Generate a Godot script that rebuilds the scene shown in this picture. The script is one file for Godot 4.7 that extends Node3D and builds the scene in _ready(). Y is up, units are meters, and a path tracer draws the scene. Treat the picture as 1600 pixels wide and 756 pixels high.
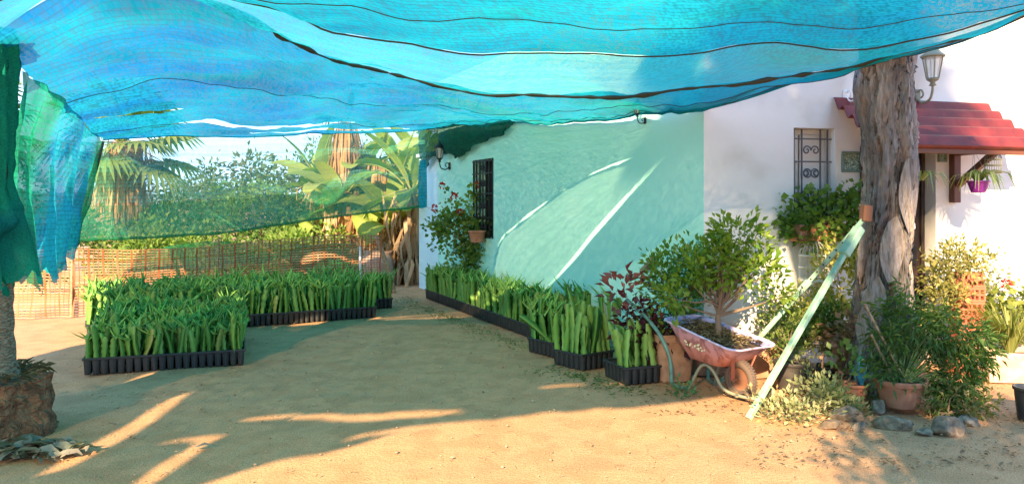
extends Node3D
# A nursery yard under shade nets beside a white house.

var R := RandomNumberGenerator.new()
var M := {}
var taken := {}
const EYE := 1.55
const F := 1200.0
const HX := 800.0
const HY := 322.0
const SUN_AZ := 15.5      # degrees to the right of straight ahead, the way the light travels
const SUN_EL := 24.0
const CORNER := Vector3(1.775, 0, -7.1)

class MB:
	var v := PackedVector3Array()
	var n := PackedVector3Array()
	var c := PackedColorArray()
	var t := PackedVector2Array()
	var ix := PackedInt32Array()
	var col := Color(1, 1, 1)

	func vert(p: Vector3, nn: Vector3, uv := Vector2.ZERO) -> int:
		v.push_back(p); n.push_back(nn); c.push_back(col); t.push_back(uv)
		return v.size() - 1

	func tri(a: int, b: int, d: int) -> void:      # counter-clockwise from outside
		ix.push_back(a); ix.push_back(d); ix.push_back(b)

	func poly(pts: Array, out: Vector3) -> void:   # flat convex face, normal turned towards out
		var nn: Vector3 = (pts[1] - pts[0]).cross(pts[2] - pts[0]).normalized()
		var rev := nn.dot(out) < 0.0
		if rev: nn = -nn
		var k := v.size()
		for p in pts: vert(p, nn)
		for i in range(1, pts.size() - 1):
			if rev: tri(k, k + i + 1, k + i)
			else: tri(k, k + i, k + i + 1)

	func grid(rows: Array, wrap := false, uvs := [], flip := false) -> void:
		var nr := rows.size()
		var nc: int = rows[0].size()
		var k := v.size()
		var acc := PackedVector3Array()
		acc.resize(nr * nc)
		var nq := nc if wrap else nc - 1
		for i in nr - 1:
			for j in nq:
				var j2 := (j + 1) % nc
				var a: Vector3 = rows[i][j]
				var b: Vector3 = rows[i][j2]
				var d: Vector3 = rows[i + 1][j]
				var e: Vector3 = rows[i + 1][j2]
				var nn := (e - a).cross(d - b)
				if flip: nn = -nn
				var q0 := i * nc + j
				var q1 := i * nc + j2
				var q2 := (i + 1) * nc + j2
				var q3 := (i + 1) * nc + j
				acc[q0] += nn; acc[q1] += nn; acc[q2] += nn; acc[q3] += nn
				if flip:
					tri(k + q0, k + q2, k + q1); tri(k + q0, k + q3, k + q2)
				else:
					tri(k + q0, k + q1, k + q2); tri(k + q0, k + q2, k + q3)
		for i in nr:
			for j in nc:
				var nn2 := acc[i * nc + j]
				nn2 = nn2.normalized() if nn2.length_squared() > 1e-16 else Vector3.UP
				vert(rows[i][j], nn2, uvs[i][j] if uvs.size() else Vector2(j, i))

	func tube(path: Array, radii, sides := 8, cap := true, squash := 1.0, shape := []) -> void:
		var rows := []
		var tang: Vector3 = (path[1] - path[0]).normalized()
		var x := tang.cross(Vector3(0.3, 0.1, 0.95) if absf(tang.y) > 0.8 else Vector3.UP).normalized()
		for i in path.size():
			var t0: Vector3 = path[maxi(i - 1, 0)]
			var t1: Vector3 = path[mini(i + 1, path.size() - 1)]
			var tg := (t1 - t0).normalized()
			x = (x - tg * x.dot(tg)).normalized()
			var y := tg.cross(x)
			var r: float = radii if typeof(radii) != TYPE_ARRAY else radii[i]
			var row := PackedVector3Array()
			for s in sides:
				var a := TAU * s / sides
				var k: float = shape[s] if shape.size() else 1.0
				row.push_back(path[i] + (x * cos(a) + y * sin(a) * squash) * r * k)
			rows.push_back(row)
		grid(rows, true)
		if cap:
			for e in [0, rows.size() - 1]:
				var pts := []
				for p in rows[e]: pts.push_back(p)
				poly(pts, (path[e] - path[1 if e == 0 else e - 1]))

	func lathe(prof: Array, sides := 20, at := Vector3.ZERO, wob := 0.0) -> void:
		var rows := []
		for p in prof:
			var row := PackedVector3Array()
			for s in sides:
				var a := TAU * s / sides
				var r: float = p.x * (1.0 + wob * sin(a * 3.0 + p.y * 9.0))
				row.push_back(at + Vector3(r * cos(a), p.y, -r * sin(a)))
			rows.push_back(row)
		grid(rows, true)

	func box(xf: Transform3D, s: Vector3, b := 0.0) -> void:
		var h := s * 0.5
		var o := xf.origin
		if b <= 0.0:
			for ax in 3:
				for sg in [-1.0, 1.0]:
					var u := (ax + 1) % 3
					var w := (ax + 2) % 3
					var pts := []
					for q in [[-1, -1], [1, -1], [1, 1], [-1, 1]]:
						var p := Vector3.ZERO
						p[ax] = sg * h[ax]; p[u] = q[0] * h[u]; p[w] = q[1] * h[w]
						pts.push_back(xf * p)
					poly(pts, xf.basis[ax] * sg)
			return
		for ax in 3:
			var u := (ax + 1) % 3
			var w := (ax + 2) % 3
			for sg in [-1.0, 1.0]:
				var pts := []
				for q in [[-1, -1], [1, -1], [1, 1], [-1, 1]]:
					var p := Vector3.ZERO
					p[ax] = sg * h[ax]; p[u] = q[0] * (h[u] - b); p[w] = q[1] * (h[w] - b)
					pts.push_back(xf * p)
				poly(pts, xf.basis[ax] * sg)
			for su in [-1.0, 1.0]:
				for sw in [-1.0, 1.0]:
					var pts := []
					for q in [[-1, 0], [1, 0], [1, 1], [-1, 1]]:
						var p := Vector3.ZERO
						p[ax] = q[0] * (h[ax] - b)
						p[u] = su * (h[u] - (0.0 if q[1] == 0 else b))
						p[w] = sw * (h[w] - (b if q[1] == 0 else 0.0))
						pts.push_back(xf * p)
					poly(pts, xf.basis[u] * su + xf.basis[w] * sw)
		for sx in [-1.0, 1.0]:
			for sy in [-1.0, 1.0]:
				for sz in [-1.0, 1.0]:
					var sv := Vector3(sx, sy, sz)
					poly([xf * (sv * (h - Vector3(0, b, b))), xf * (sv * (h - Vector3(b, 0, b))), xf * (sv * (h - Vector3(b, b, 0)))], xf.basis * sv)

	func bx(c0: Vector3, s: Vector3, b := 0.0) -> void:
		box(Transform3D(Basis(), c0), s, b)

	func bar(a: Vector3, e: Vector3, w: float, h: float, b := 0.0) -> void:   # square bar from a to e
		var d := e - a
		var z := d.normalized()
		var x := Vector3.UP.cross(z)
		x = Vector3.RIGHT if x.length() < 0.01 else x.normalized()
		box(Transform3D(Basis(x, z.cross(x), z), (a + e) * 0.5), Vector3(w, h, d.length()), b)

	func leaf(p: Vector3, d: Vector3, up: Vector3, l: float, w: float, bend := 0.15) -> void:
		var s := d.cross(up)
		if s.length_squared() < 1e-6: s = d.cross(Vector3(0.9, 0.1, 0.3))
		s = s.normalized()
		var nn := s.cross(d).normalized()
		var mid := p + d * l * 0.48
		var tip := p + d * l - nn * l * bend
		var k := vert(p, nn)
		vert(mid + s * w * 0.5 + nn * w * 0.14, (nn - s * 0.25).normalized())
		vert(tip, nn)
		vert(mid - s * w * 0.5 + nn * w * 0.14, (nn + s * 0.25).normalized())
		tri(k, k + 1, k + 2); tri(k, k + 2, k + 3)

	func blade(path: Array, widths: Array, up: Vector3, fold := 0.2) -> void:
		var rows := []
		for i in path.size():
			var d: Vector3 = (path[mini(i + 1, path.size() - 1)] - path[maxi(i - 1, 0)]).normalized()
			var s := d.cross(up)
			if s.length_squared() < 1e-5: s = d.cross(Vector3(0.8, 0.2, 0.5))
			s = s.normalized()
			var nn := s.cross(d)
			var w: float = widths[i] * 0.5
			rows.push_back(PackedVector3Array([path[i] - s * w + nn * w * fold, path[i], path[i] + s * w + nn * w * fold]))
		grid(rows)

	func mesh(m: Material) -> ArrayMesh:
		var a := []
		a.resize(Mesh.ARRAY_MAX)
		a[Mesh.ARRAY_VERTEX] = v; a[Mesh.ARRAY_NORMAL] = n; a[Mesh.ARRAY_COLOR] = c; a[Mesh.ARRAY_TEX_UV] = t; a[Mesh.ARRAY_INDEX] = ix
		var am := ArrayMesh.new()
		am.add_surface_from_arrays(Mesh.PRIMITIVE_TRIANGLES, a)
		am.surface_set_material(0, m)
		return am

# ---------- nodes
func numbered(called: String, parent: Node) -> String:
	var key := str(parent.get_instance_id()) + called
	var k: int = taken.get(key, 0)
	taken[key] = k + 1
	return called if k == 0 else "%s_%03d" % [called, k]

func put(called: String, mesh: Mesh, parent: Node = self, xf := Transform3D(), kind := "") -> MeshInstance3D:
	var o := MeshInstance3D.new()
	o.name = numbered(called, parent)
	o.mesh = mesh
	o.transform = xf
	if kind: o.set_meta("kind", kind)
	parent.add_child(o, true)
	return o

func obj(called: String, mb: MB, m: Material, parent: Node = self, kind := "") -> MeshInstance3D:
	return put(called, mb.mesh(m), parent, Transform3D(), kind)

func tag(o: Node, label: String, category: String, group := "") -> Node:
	o.set_meta("label", label); o.set_meta("category", category)
	if group: o.set_meta("group", group)
	return o

func thing(called: String, label: String, category: String, at := Vector3.ZERO, turn := 0.0, group := "") -> Node3D:
	var o := Node3D.new()
	o.name = numbered(called, self)
	add_child(o, true)
	o.position = at
	o.rotation.y = turn
	tag(o, label, category, group)
	return o

func many(called: String, mesh: Mesh, xfs: Array, cols: Array, parent: Node) -> MultiMeshInstance3D:
	var mm := MultiMesh.new()
	mm.transform_format = MultiMesh.TRANSFORM_3D
	mm.use_colors = cols.size() > 0
	mm.mesh = mesh
	mm.instance_count = xfs.size()
	for i in xfs.size():
		mm.set_instance_transform(i, xfs[i])
		if cols.size(): mm.set_instance_color(i, cols[i])
	var o := MultiMeshInstance3D.new()
	o.multimesh = mm
	o.name = numbered(called, parent)
	o.set_meta("kind", "stuff")
	parent.add_child(o, true)
	return o

# ---------- places: x to the right, h up, z metres ahead of the camera
func W(x: float, h: float, z: float) -> Vector3: return Vector3(x, h, -z)
func P(px: float, py: float, z: float) -> Vector3: return Vector3((px - HX) / F * z, EYE + (HY - py) / F * z, -z)
func G(px: float, py: float) -> Vector3:
	var z := EYE * F / (py - HY)
	return Vector3((px - HX) / F * z, 0, -z)
func rv() -> Vector3:
	return Vector3(R.randfn(), R.randfn(), R.randfn()).normalized()
func rr(a: float, b: float) -> float: return R.randf_range(a, b)

func spline(pts: Array, count: int) -> Array:     # Catmull-Rom, even along the length of the chords
	var cum := [0.0]
	for i in range(1, pts.size()): cum.push_back(cum[-1] + pts[i].distance_to(pts[i - 1]))
	var out := []
	var i := 0
	for k in count:
		var s: float = cum[-1] * k / (count - 1)
		while i < pts.size() - 2 and s > cum[i + 1]: i += 1
		var u: float = clampf((s - cum[i]) / maxf(cum[i + 1] - cum[i], 1e-6), 0, 1)
		out.push_back(pts[i].cubic_interpolate(pts[i + 1], pts[maxi(i - 1, 0)], pts[mini(i + 2, pts.size() - 1)], u))
	return out

# ---------- materials
func lin(r: float, g: float, b: float) -> Color: return Color(r, g, b).linear_to_srgb()

func noise(freq: float, oct := 4, kind := FastNoiseLite.TYPE_SIMPLEX_SMOOTH, sd := 1) -> FastNoiseLite:
	var f := FastNoiseLite.new()
	f.noise_type = kind
	f.frequency = freq
	f.fractal_octaves = oct
	f.seed = sd
	return f

func ntex(freq: float, cols: Array, stops: Array, oct := 4, size := 512, kind := FastNoiseLite.TYPE_SIMPLEX_SMOOTH, sd := 1) -> NoiseTexture2D:
	var t := NoiseTexture2D.new()
	t.width = size; t.height = size
	t.seamless = true
	t.noise = noise(freq, oct, kind, sd)
	if cols.size():
		var g := Gradient.new()
		g.offsets = PackedFloat32Array(stops)
		var cc := PackedColorArray()
		for q in cols: cc.push_back(Color(q.r, q.g, q.b).linear_to_srgb())
		g.colors = cc
		t.color_ramp = g
	return t

func mat(called: String, col: Color, rough := 0.8, metal := 0.0) -> StandardMaterial3D:
	var m := StandardMaterial3D.new()
	m.resource_name = called
	m.albedo_color = Color(col.r, col.g, col.b).linear_to_srgb()
	m.roughness = rough
	m.metallic = metal
	M[called] = m
	return m

func tri_map(m: StandardMaterial3D, tex: Texture2D, scale: float, world := true) -> StandardMaterial3D:
	m.albedo_texture = tex
	m.uv1_triplanar = true
	m.uv1_world_triplanar = world
	m.uv1_scale = Vector3.ONE * scale
	return m

func relief(m: StandardMaterial3D, tex: Texture2D, cm: float) -> StandardMaterial3D:
	m.heightmap_enabled = true
	m.heightmap_texture = tex
	m.heightmap_scale = cm
	return m

func over(m: StandardMaterial3D, tex: Texture2D, scale: float, world := true) -> StandardMaterial3D:
	m.detail_enabled = true
	m.detail_albedo = tex
	m.detail_blend_mode = BaseMaterial3D.BLEND_MODE_MUL
	m.detail_uv_layer = BaseMaterial3D.DETAIL_UV_2
	m.uv2_triplanar = true
	m.uv2_world_triplanar = world
	m.uv2_scale = Vector3.ONE * scale
	return m

func leafy(called: String, rough := 0.5, through := Color(0.8, 1.0, 0.25)) -> StandardMaterial3D:
	var m := mat(called, Color(1, 1, 1), rough)
	m.vertex_color_use_as_albedo = true
	m.backlight_enabled = true
	m.backlight = Color(through.r, through.g, through.b).linear_to_srgb()
	m.cull_mode = BaseMaterial3D.CULL_DISABLED
	return m

func materials() -> void:
	var grey := func(a: float) -> Color: return Color(a, a, a)
	# the bare sandy yard
	var m := mat("yard_earth", Color(1, 1, 1), 0.95)
	tri_map(m, ntex(0.012, [Color(0.48, 0.255, 0.12), Color(0.53, 0.28, 0.135), Color(0.58, 0.32, 0.16), Color(0.54, 0.29, 0.14)], [0.2, 0.42, 0.6, 0.8], 6, 1024), 0.21)
	over(m, ntex(0.09, [Color(0.42, 0.40, 0.36), Color(0.85, 0.84, 0.82), Color(1, 1, 1)], [0.26, 0.42, 0.66], 6, 1024, FastNoiseLite.TYPE_SIMPLEX_SMOOTH, 5), 0.9)
	relief(m, ntex(0.14, [], [], 6, 1024, FastNoiseLite.TYPE_SIMPLEX_SMOOTH, 8), 0.35)
	# plaster
	var bumpy := ntex(0.02, [], [], 6, 512, FastNoiseLite.TYPE_SIMPLEX_SMOOTH, 12)
	m = mat("net_tinted_plaster", Color(1, 1, 1), 0.88)  # white wall; green light from the nets is painted into this colour
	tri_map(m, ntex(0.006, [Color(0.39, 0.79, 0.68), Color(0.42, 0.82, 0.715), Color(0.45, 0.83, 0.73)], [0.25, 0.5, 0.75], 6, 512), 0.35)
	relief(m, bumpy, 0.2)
	m = mat("white_plaster", Color(1, 1, 1), 0.88)
	tri_map(m, ntex(0.006, [Color(0.62, 0.59, 0.55), Color(0.70, 0.68, 0.65), Color(0.74, 0.72, 0.70)], [0.25, 0.45, 0.7], 6, 512, FastNoiseLite.TYPE_SIMPLEX_SMOOTH, 4), 0.35)
	relief(m, bumpy, 0.2)
	m = mat("pale_blue_plaster", Color(0.5, 0.72, 0.78), 0.88)
	relief(m, bumpy, 0.2); m.uv1_triplanar = true; m.uv1_world_triplanar = true; m.uv1_scale = Vector3.ONE * 0.35
	m = mat("splash_stain", Color(1, 1, 1), 0.95)
	m.vertex_color_use_as_albedo = true
	m.transparency = BaseMaterial3D.TRANSPARENCY_ALPHA
	# timbers and bark
	m = mat("grey_bark", Color(1, 1, 1), 0.95)
	m.vertex_color_use_as_albedo = true
	tri_map(m, ntex(0.02, [Color(0.62, 0.60, 0.60), Color(0.9, 0.88, 0.86), Color(1, 1, 1)], [0.3, 0.5, 0.72], 6, 512, FastNoiseLite.TYPE_SIMPLEX_SMOOTH, 21), 1.4)
	m.uv1_scale = Vector3(3.0, 0.6, 3.0)
	relief(m, ntex(0.025, [], [], 6, 512, FastNoiseLite.TYPE_SIMPLEX_SMOOTH, 22), 2.6)
	m = mat("palm_bark", Color(1, 1, 1), 0.95)
	tri_map(m, ntex(0.03, [Color(0.13, 0.10, 0.07), Color(0.24, 0.19, 0.13), Color(0.32, 0.27, 0.2)], [0.3, 0.5, 0.75], 5, 512, FastNoiseLite.TYPE_SIMPLEX_SMOOTH, 23), 1.0)
	m.uv1_scale = Vector3(1.2, 4.0, 1.2)
	relief(m, ntex(0.03, [], [], 5, 256, FastNoiseLite.TYPE_SIMPLEX_SMOOTH, 24), 4.0)
	m = mat("twig_bark", Color(0.16, 0.11, 0.075), 0.9)
	m = mat("green_stem", Color(0.13, 0.2, 0.06), 0.7)
	m = mat("clod_earth", Color(1, 1, 1), 0.98)
	tri_map(m, ntex(0.02, [Color(0.11, 0.05, 0.024), Color(0.20, 0.095, 0.047), Color(0.28, 0.15, 0.08)], [0.3, 0.5, 0.75], 6, 512, FastNoiseLite.TYPE_SIMPLEX_SMOOTH, 31), 0.8)
	relief(m, ntex(0.03, [], [], 6, 512, FastNoiseLite.TYPE_SIMPLEX_SMOOTH, 32), 9.0)
	m = mat("weathered_wood", Color(1, 1, 1), 0.85)
	tri_map(m, ntex(0.03, [Color(0.20, 0.13, 0.07), Color(0.33, 0.22, 0.13), Color(0.42, 0.3, 0.18)], [0.3, 0.5, 0.75], 4, 256, FastNoiseLite.TYPE_SIMPLEX_SMOOTH, 33), 2.0, false)
	m = mat("brown_wood", Color(0.12, 0.04, 0.02), 0.55)
	m = mat("dark_door_wood", Color(1, 1, 1), 0.6)
	tri_map(m, ntex(0.03, [Color(0.02, 0.012, 0.009), Color(0.045, 0.025, 0.018), Color(0.07, 0.04, 0.028)], [0.3, 0.5, 0.75], 4, 256, FastNoiseLite.TYPE_SIMPLEX_SMOOTH, 34), 1.0)
	m.uv1_scale = Vector3(6.0, 0.7, 6.0)
	# metals, paint and plastic
	mat("black_iron", Color(0.018, 0.018, 0.02), 0.5, 0.3)
	mat("grey_iron", Color(0.10, 0.11, 0.13), 0.55, 0.3)
	mat("white_iron", Color(0.8, 0.79, 0.77), 0.5)
	mat("cream_metal", Color(0.23, 0.23, 0.16), 0.55)
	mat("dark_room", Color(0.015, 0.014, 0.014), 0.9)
	mat("curtain", Color(0.75, 0.74, 0.72), 0.9)
	m = mat("pane", Color(0.9, 0.95, 0.95), 0.05)
	m.transparency = BaseMaterial3D.TRANSPARENCY_ALPHA
	m.albedo_color.a = 0.15
	m = mat("lamp_glass", Color(0.85, 0.85, 0.8), 0.35)
	m.transparency = BaseMaterial3D.TRANSPARENCY_ALPHA
	m.albedo_color.a = 0.45
	m = mat("red_sheet", Color(1, 1, 1), 0.6)
	tri_map(m, ntex(0.01, [Color(0.11, 0.012, 0.011), Color(0.17, 0.016, 0.014), Color(0.20, 0.026, 0.02)], [0.3, 0.5, 0.75], 5, 256, FastNoiseLite.TYPE_SIMPLEX_SMOOTH, 41), 1.3)
	m = mat("pale_green_paint", Color(1, 1, 1), 0.42)
	tri_map(m, ntex(0.016, [Color(0.16, 0.18, 0.11), Color(0.20, 0.36, 0.25), Color(0.24, 0.42, 0.30), Color(0.27, 0.44, 0.34)], [0.2, 0.28, 0.55, 0.8], 5, 256, FastNoiseLite.TYPE_SIMPLEX_SMOOTH, 42), 1.6, false)
	m = mat("sea_green_paint", Color(1, 1, 1), 0.45)
	tri_map(m, ntex(0.016, [Color(0.09, 0.08, 0.05), Color(0.08, 0.2, 0.16), Color(0.10, 0.24, 0.2), Color(0.15, 0.26, 0.23)], [0.26, 0.36, 0.55, 0.8], 5, 256, FastNoiseLite.TYPE_SIMPLEX_SMOOTH, 43), 2.0, false)
	m = mat("barrow_shell", Color(1, 1, 1), 0.5)
	m.vertex_color_use_as_albedo = true
	tri_map(m, ntex(0.018, [Color(0.45, 0.30, 0.24), Color(0.86, 0.82, 0.8), Color(1, 1, 1), Color(0.94, 0.94, 0.96)], [0.26, 0.38, 0.6, 0.8], 5, 256, FastNoiseLite.TYPE_SIMPLEX_SMOOTH, 44), 1.8, false)
	mat("rust_red", Color(0.27, 0.075, 0.045), 0.75)
	mat("rusty_brown", Color(0.2, 0.085, 0.045), 0.8)
	mat("tyre_rubber", Color(0.1, 0.07, 0.055), 0.9)
	m = mat("black_plastic", Color(0.022, 0.024, 0.027), 0.48)
	m = mat("grey_plastic", Color(0.06, 0.05, 0.045), 0.6)
	m = mat("blue_plastic", Color(0.03, 0.04, 0.09), 0.5)
	m = mat("purple_plastic", Color(0.2, 0.02, 0.25), 0.35)
	mat("white_plastic", Color(0.7, 0.72, 0.75), 0.4)
	m = mat("terracotta", Color(1, 1, 1), 0.8)
	tri_map(m, ntex(0.02, [Color(0.30, 0.11, 0.06), Color(0.40, 0.155, 0.085), Color(0.46, 0.2, 0.12)], [0.28, 0.5, 0.78], 5, 256, FastNoiseLite.TYPE_SIMPLEX_SMOOTH, 51), 1.5)
	m = mat("tan_terracotta", Color(1, 1, 1), 0.8)
	tri_map(m, ntex(0.02, [Color(0.28, 0.15, 0.09), Color(0.37, 0.2, 0.12), Color(0.4, 0.24, 0.15)], [0.28, 0.5, 0.78], 5, 256, FastNoiseLite.TYPE_SIMPLEX_SMOOTH, 52), 1.5)
	m = mat("pink_concrete", Color(1, 1, 1), 0.88)
	tri_map(m, ntex(0.02, [Color(0.42, 0.26, 0.19), Color(0.52, 0.34, 0.26), Color(0.56, 0.4, 0.31)], [0.28, 0.5, 0.78], 5, 256, FastNoiseLite.TYPE_SIMPLEX_SMOOTH, 53), 1.2)
	m = mat("brick_red", Color(0.42, 0.11, 0.06), 0.85)
	m = mat("stone", Color(1, 1, 1), 0.92)
	m.vertex_color_use_as_albedo = true
	tri_map(m, ntex(0.02, [Color(0.08, 0.065, 0.05), Color(0.18, 0.145, 0.115), Color(0.29, 0.24, 0.19)], [0.25, 0.5, 0.78], 6, 512, FastNoiseLite.TYPE_SIMPLEX_SMOOTH, 54), 1.3)
	relief(m, ntex(0.03, [], [], 6, 256, FastNoiseLite.TYPE_SIMPLEX_SMOOTH, 55), 3.0)
	m = mat("potting_soil", Color(0.05, 0.033, 0.022), 0.98)
	m = mat("slate_green", Color(0.13, 0.2, 0.16), 0.6)
	m = mat("photo_print", Color(1, 1, 1), 0.4)
	tri_map(m, ntex(0.06, [Color(0.04, 0.08, 0.06), Color(0.12, 0.24, 0.18), Color(0.42, 0.5, 0.42)], [0.3, 0.55, 0.75], 4, 256, FastNoiseLite.TYPE_SIMPLEX_SMOOTH, 56), 2.5)
	m = mat("painted_flecks", Color(0.62, 0.58, 0.36), 0.6)
	m = mat("parrot_paint", Color(1, 1, 1), 0.3)
	m.vertex_color_use_as_albedo = true
	mat("cord", Color(0.5, 0.5, 0.48), 0.8)
	mat("dark_hem", Color(0.035, 0.042, 0.032), 0.7)
	m = mat("hill_land", Color(1, 1, 1), 1.0)
	tri_map(m, ntex(0.02, [Color(0.10, 0.14, 0.13), Color(0.16, 0.2, 0.2), Color(0.22, 0.26, 0.28)], [0.3, 0.5, 0.7], 5, 256, FastNoiseLite.TYPE_SIMPLEX_SMOOTH, 57), 0.004)
	# leaves, coloured vertex by vertex
	leafy("leaf", 0.45)
	leafy("soft_leaf", 0.7)
	leafy("dry_leaf", 0.9, Color(1.0, 0.75, 0.4))
	m = leafy("cactus_skin", 0.5, Color(0.35, 0.6, 0.12))
	leafy("red_leaf", 0.5, Color(1.0, 0.3, 0.25))
	# shade nets
	net_mat("blue_net", Color(0.018, 0.52, 0.60), 1.0)
	net_mat("thinned_net", Color(0.10, 0.48, 0.36), 0.94)  # unseen rear sheet, made thinner so more sun reaches the shaded ground
	net_mat("curtain_net", Color(0.015, 0.36, 0.48), 0.93)
	net_mat("thin_net", Color(0.018, 0.53, 0.59), 0.86)
	net_mat("deep_blue_net", Color(0.014, 0.40, 0.53), 0.97)
	net_mat("green_net", Color(0.015, 0.36, 0.25), 0.97)
	net_mat("far_green_net", Color(0.12, 0.50, 0.40), 0.42)
	net_mat("fence_net", Color(0.04, 0.32, 0.13), 0.70)
	net_mat("double_net", Color(0.05, 0.36, 0.18), 0.46)
	net_mat("dark_net", Color(0.012, 0.13, 0.085), 0.9)
	m = mat("orange_mesh", Color(1, 1, 1), 0.7)
	m.vertex_color_use_as_albedo = true
	m.backlight_enabled = true
	m.backlight = Color(0.6, 0.4, 0.3)

func net_mat(called: String, col: Color, cover: float) -> void:
	# woven shade cloth: rows of tape with open holes between, so it lets part of the light straight through
	var im := Image.create(64, 256, false, Image.FORMAT_RGBA8)
	var r2 := RandomNumberGenerator.new()
	r2.seed = 77
	var lines := []
	for i in 16: lines.push_back([r2.randf_range(0.98, 1.03), r2.randf_range(-0.12, 0.12)])
	var grain := []
	for i in 16 * 64: grain.push_back(r2.randf_range(-1.0, 1.0))
	for y in 256:
		var k: int = y / 16
		var f := (y % 16) / 16.0
		var thread := 1.0 if f > 0.22 else 0.84
		for x in 64:
			var a: float = cover + lines[k][1] * (1.0 - cover) * 1.4
			if f < 0.22: a = cover - 0.03
			a += grain[k * 64 + x] * 0.05
			var b: float = lines[k][0] * thread * (1.0 + grain[k * 64 + x] * 0.16) * r2.randf_range(0.95, 1.0)
			im.set_pixel(x, y, Color(b, b, b, clampf(a, 0.0, 1.0)))
	var m := mat(called, col, 0.95)
	m.metallic_specular = 0.15
	m.albedo_texture = ImageTexture.create_from_image(im)
	m.transparency = BaseMaterial3D.TRANSPARENCY_ALPHA
	m.vertex_color_use_as_albedo = true
	m.backlight_enabled = true
	m.backlight = Color(1, 1, 1)
	m.cull_mode = BaseMaterial3D.CULL_DISABLED

# ---------- setting
func ground() -> void:
	var xs := []
	var zs := []
	var a := 0.0
	var st := 0.12
	while a < 3000.0:
		xs.push_back(a)
		if a > 6.0: st *= 1.16
		a += st
	var all_x := []
	for i in range(xs.size() - 1, 0, -1): all_x.push_back(-xs[i])
	all_x.append_array(xs)
	for i in range(xs.size() - 1, 0, -1): zs.push_back(-xs[i] * 1.0 + 5.0)
	for q in xs: zs.push_back(q + 5.0)
	var fn := noise(0.5, 4, FastNoiseLite.TYPE_SIMPLEX_SMOOTH, 3)
	var mb := MB.new()
	var rows := []
	for z in zs:
		var row := PackedVector3Array()
		for x in all_x:
			var near := clampf(1.0 - (absf(x) + absf(z - 5.0) - 9.0) / 6.0, 0.0, 1.0)
			row.push_back(Vector3(x, (fn.get_noise_2d(x, z) * 0.022 + fn.get_noise_2d(x * 6.0, z * 6.0) * 0.008 - 0.01) * near, -z))
		rows.push_back(row)
	mb.grid(rows)
	obj("ground", mb, M.yard_earth, self, "structure")
	# low hills on the horizon
	mb = MB.new()
	var hn := noise(0.9, 4, FastNoiseLite.TYPE_SIMPLEX_SMOOTH, 9)
	rows = []
	for k in 5:
		var row := PackedVector3Array()
		for i in 161:
			var az := deg_to_rad(-90.0 + i * 1.125)
			var d := 1500.0 + k * 110.0
			var h: float = [-4.0, 26.0, 42.0, 30.0, -5.0][k] * (0.7 + 0.55 * hn.get_noise_1d(i * 0.06) + 0.2 * hn.get_noise_2d(i * 0.25, k * 2.0))
			row.push_back(Vector3(sin(az) * d, h, -cos(az) * d))
		rows.push_back(row)
	mb.grid(rows)
	obj("hills", mb, M.hill_land, self, "structure")

# ---------- the house. Wall frames: x along the wall to the right, y up, z out of the wall
var FG := Transform3D(Basis(Vector3(0.429, 0, 0.903), Vector3.UP, Vector3(-0.903, 0, 0.429)), CORNER)
var FW := Transform3D(Basis(Vector3(0.970, 0, -0.242), Vector3.UP, Vector3(0.242, 0, 0.970)), CORNER)

func wall(mb: MB, fr: Transform3D, x0: float, x1: float, h: float, holes: Array, thick := 0.3) -> void:
	# boxes round the openings [x0, x1, y0, y1], butted
	var cuts := [x0, x1]
	for o in holes: cuts.append_array([o[0], o[1]])
	cuts.sort()
	for i in cuts.size() - 1:
		var spans := [[0.0, h]]
		for o in holes:
			if o[0] < cuts[i] + 0.001 and o[1] > cuts[i + 1] - 0.001:
				spans = [[0.0, o[2]], [o[3], h]] if o[2] > 0.0 else [[o[3], h]]
		for s in spans:
			mb.box(fr * Transform3D(Basis(), Vector3((cuts[i] + cuts[i + 1]) * 0.5, (s[0] + s[1]) * 0.5, -thick * 0.5)), Vector3(cuts[i + 1] - cuts[i], s[1] - s[0], thick))

func scroll(mb: MB, fr: Transform3D, cx: float, cy: float, z: float, r: float, s: float, up: float, th := 0.007) -> void:
	var path := []
	for i in 22:
		var k := i / 21.0
		var a := k * TAU * 1.25
		var q := r * (1.0 - 0.75 * k)
		path.push_back(fr * Vector3(cx + s * (r - q * cos(a)), cy + up * q * sin(a), z))
	mb.tube(path, th, 5)

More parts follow.
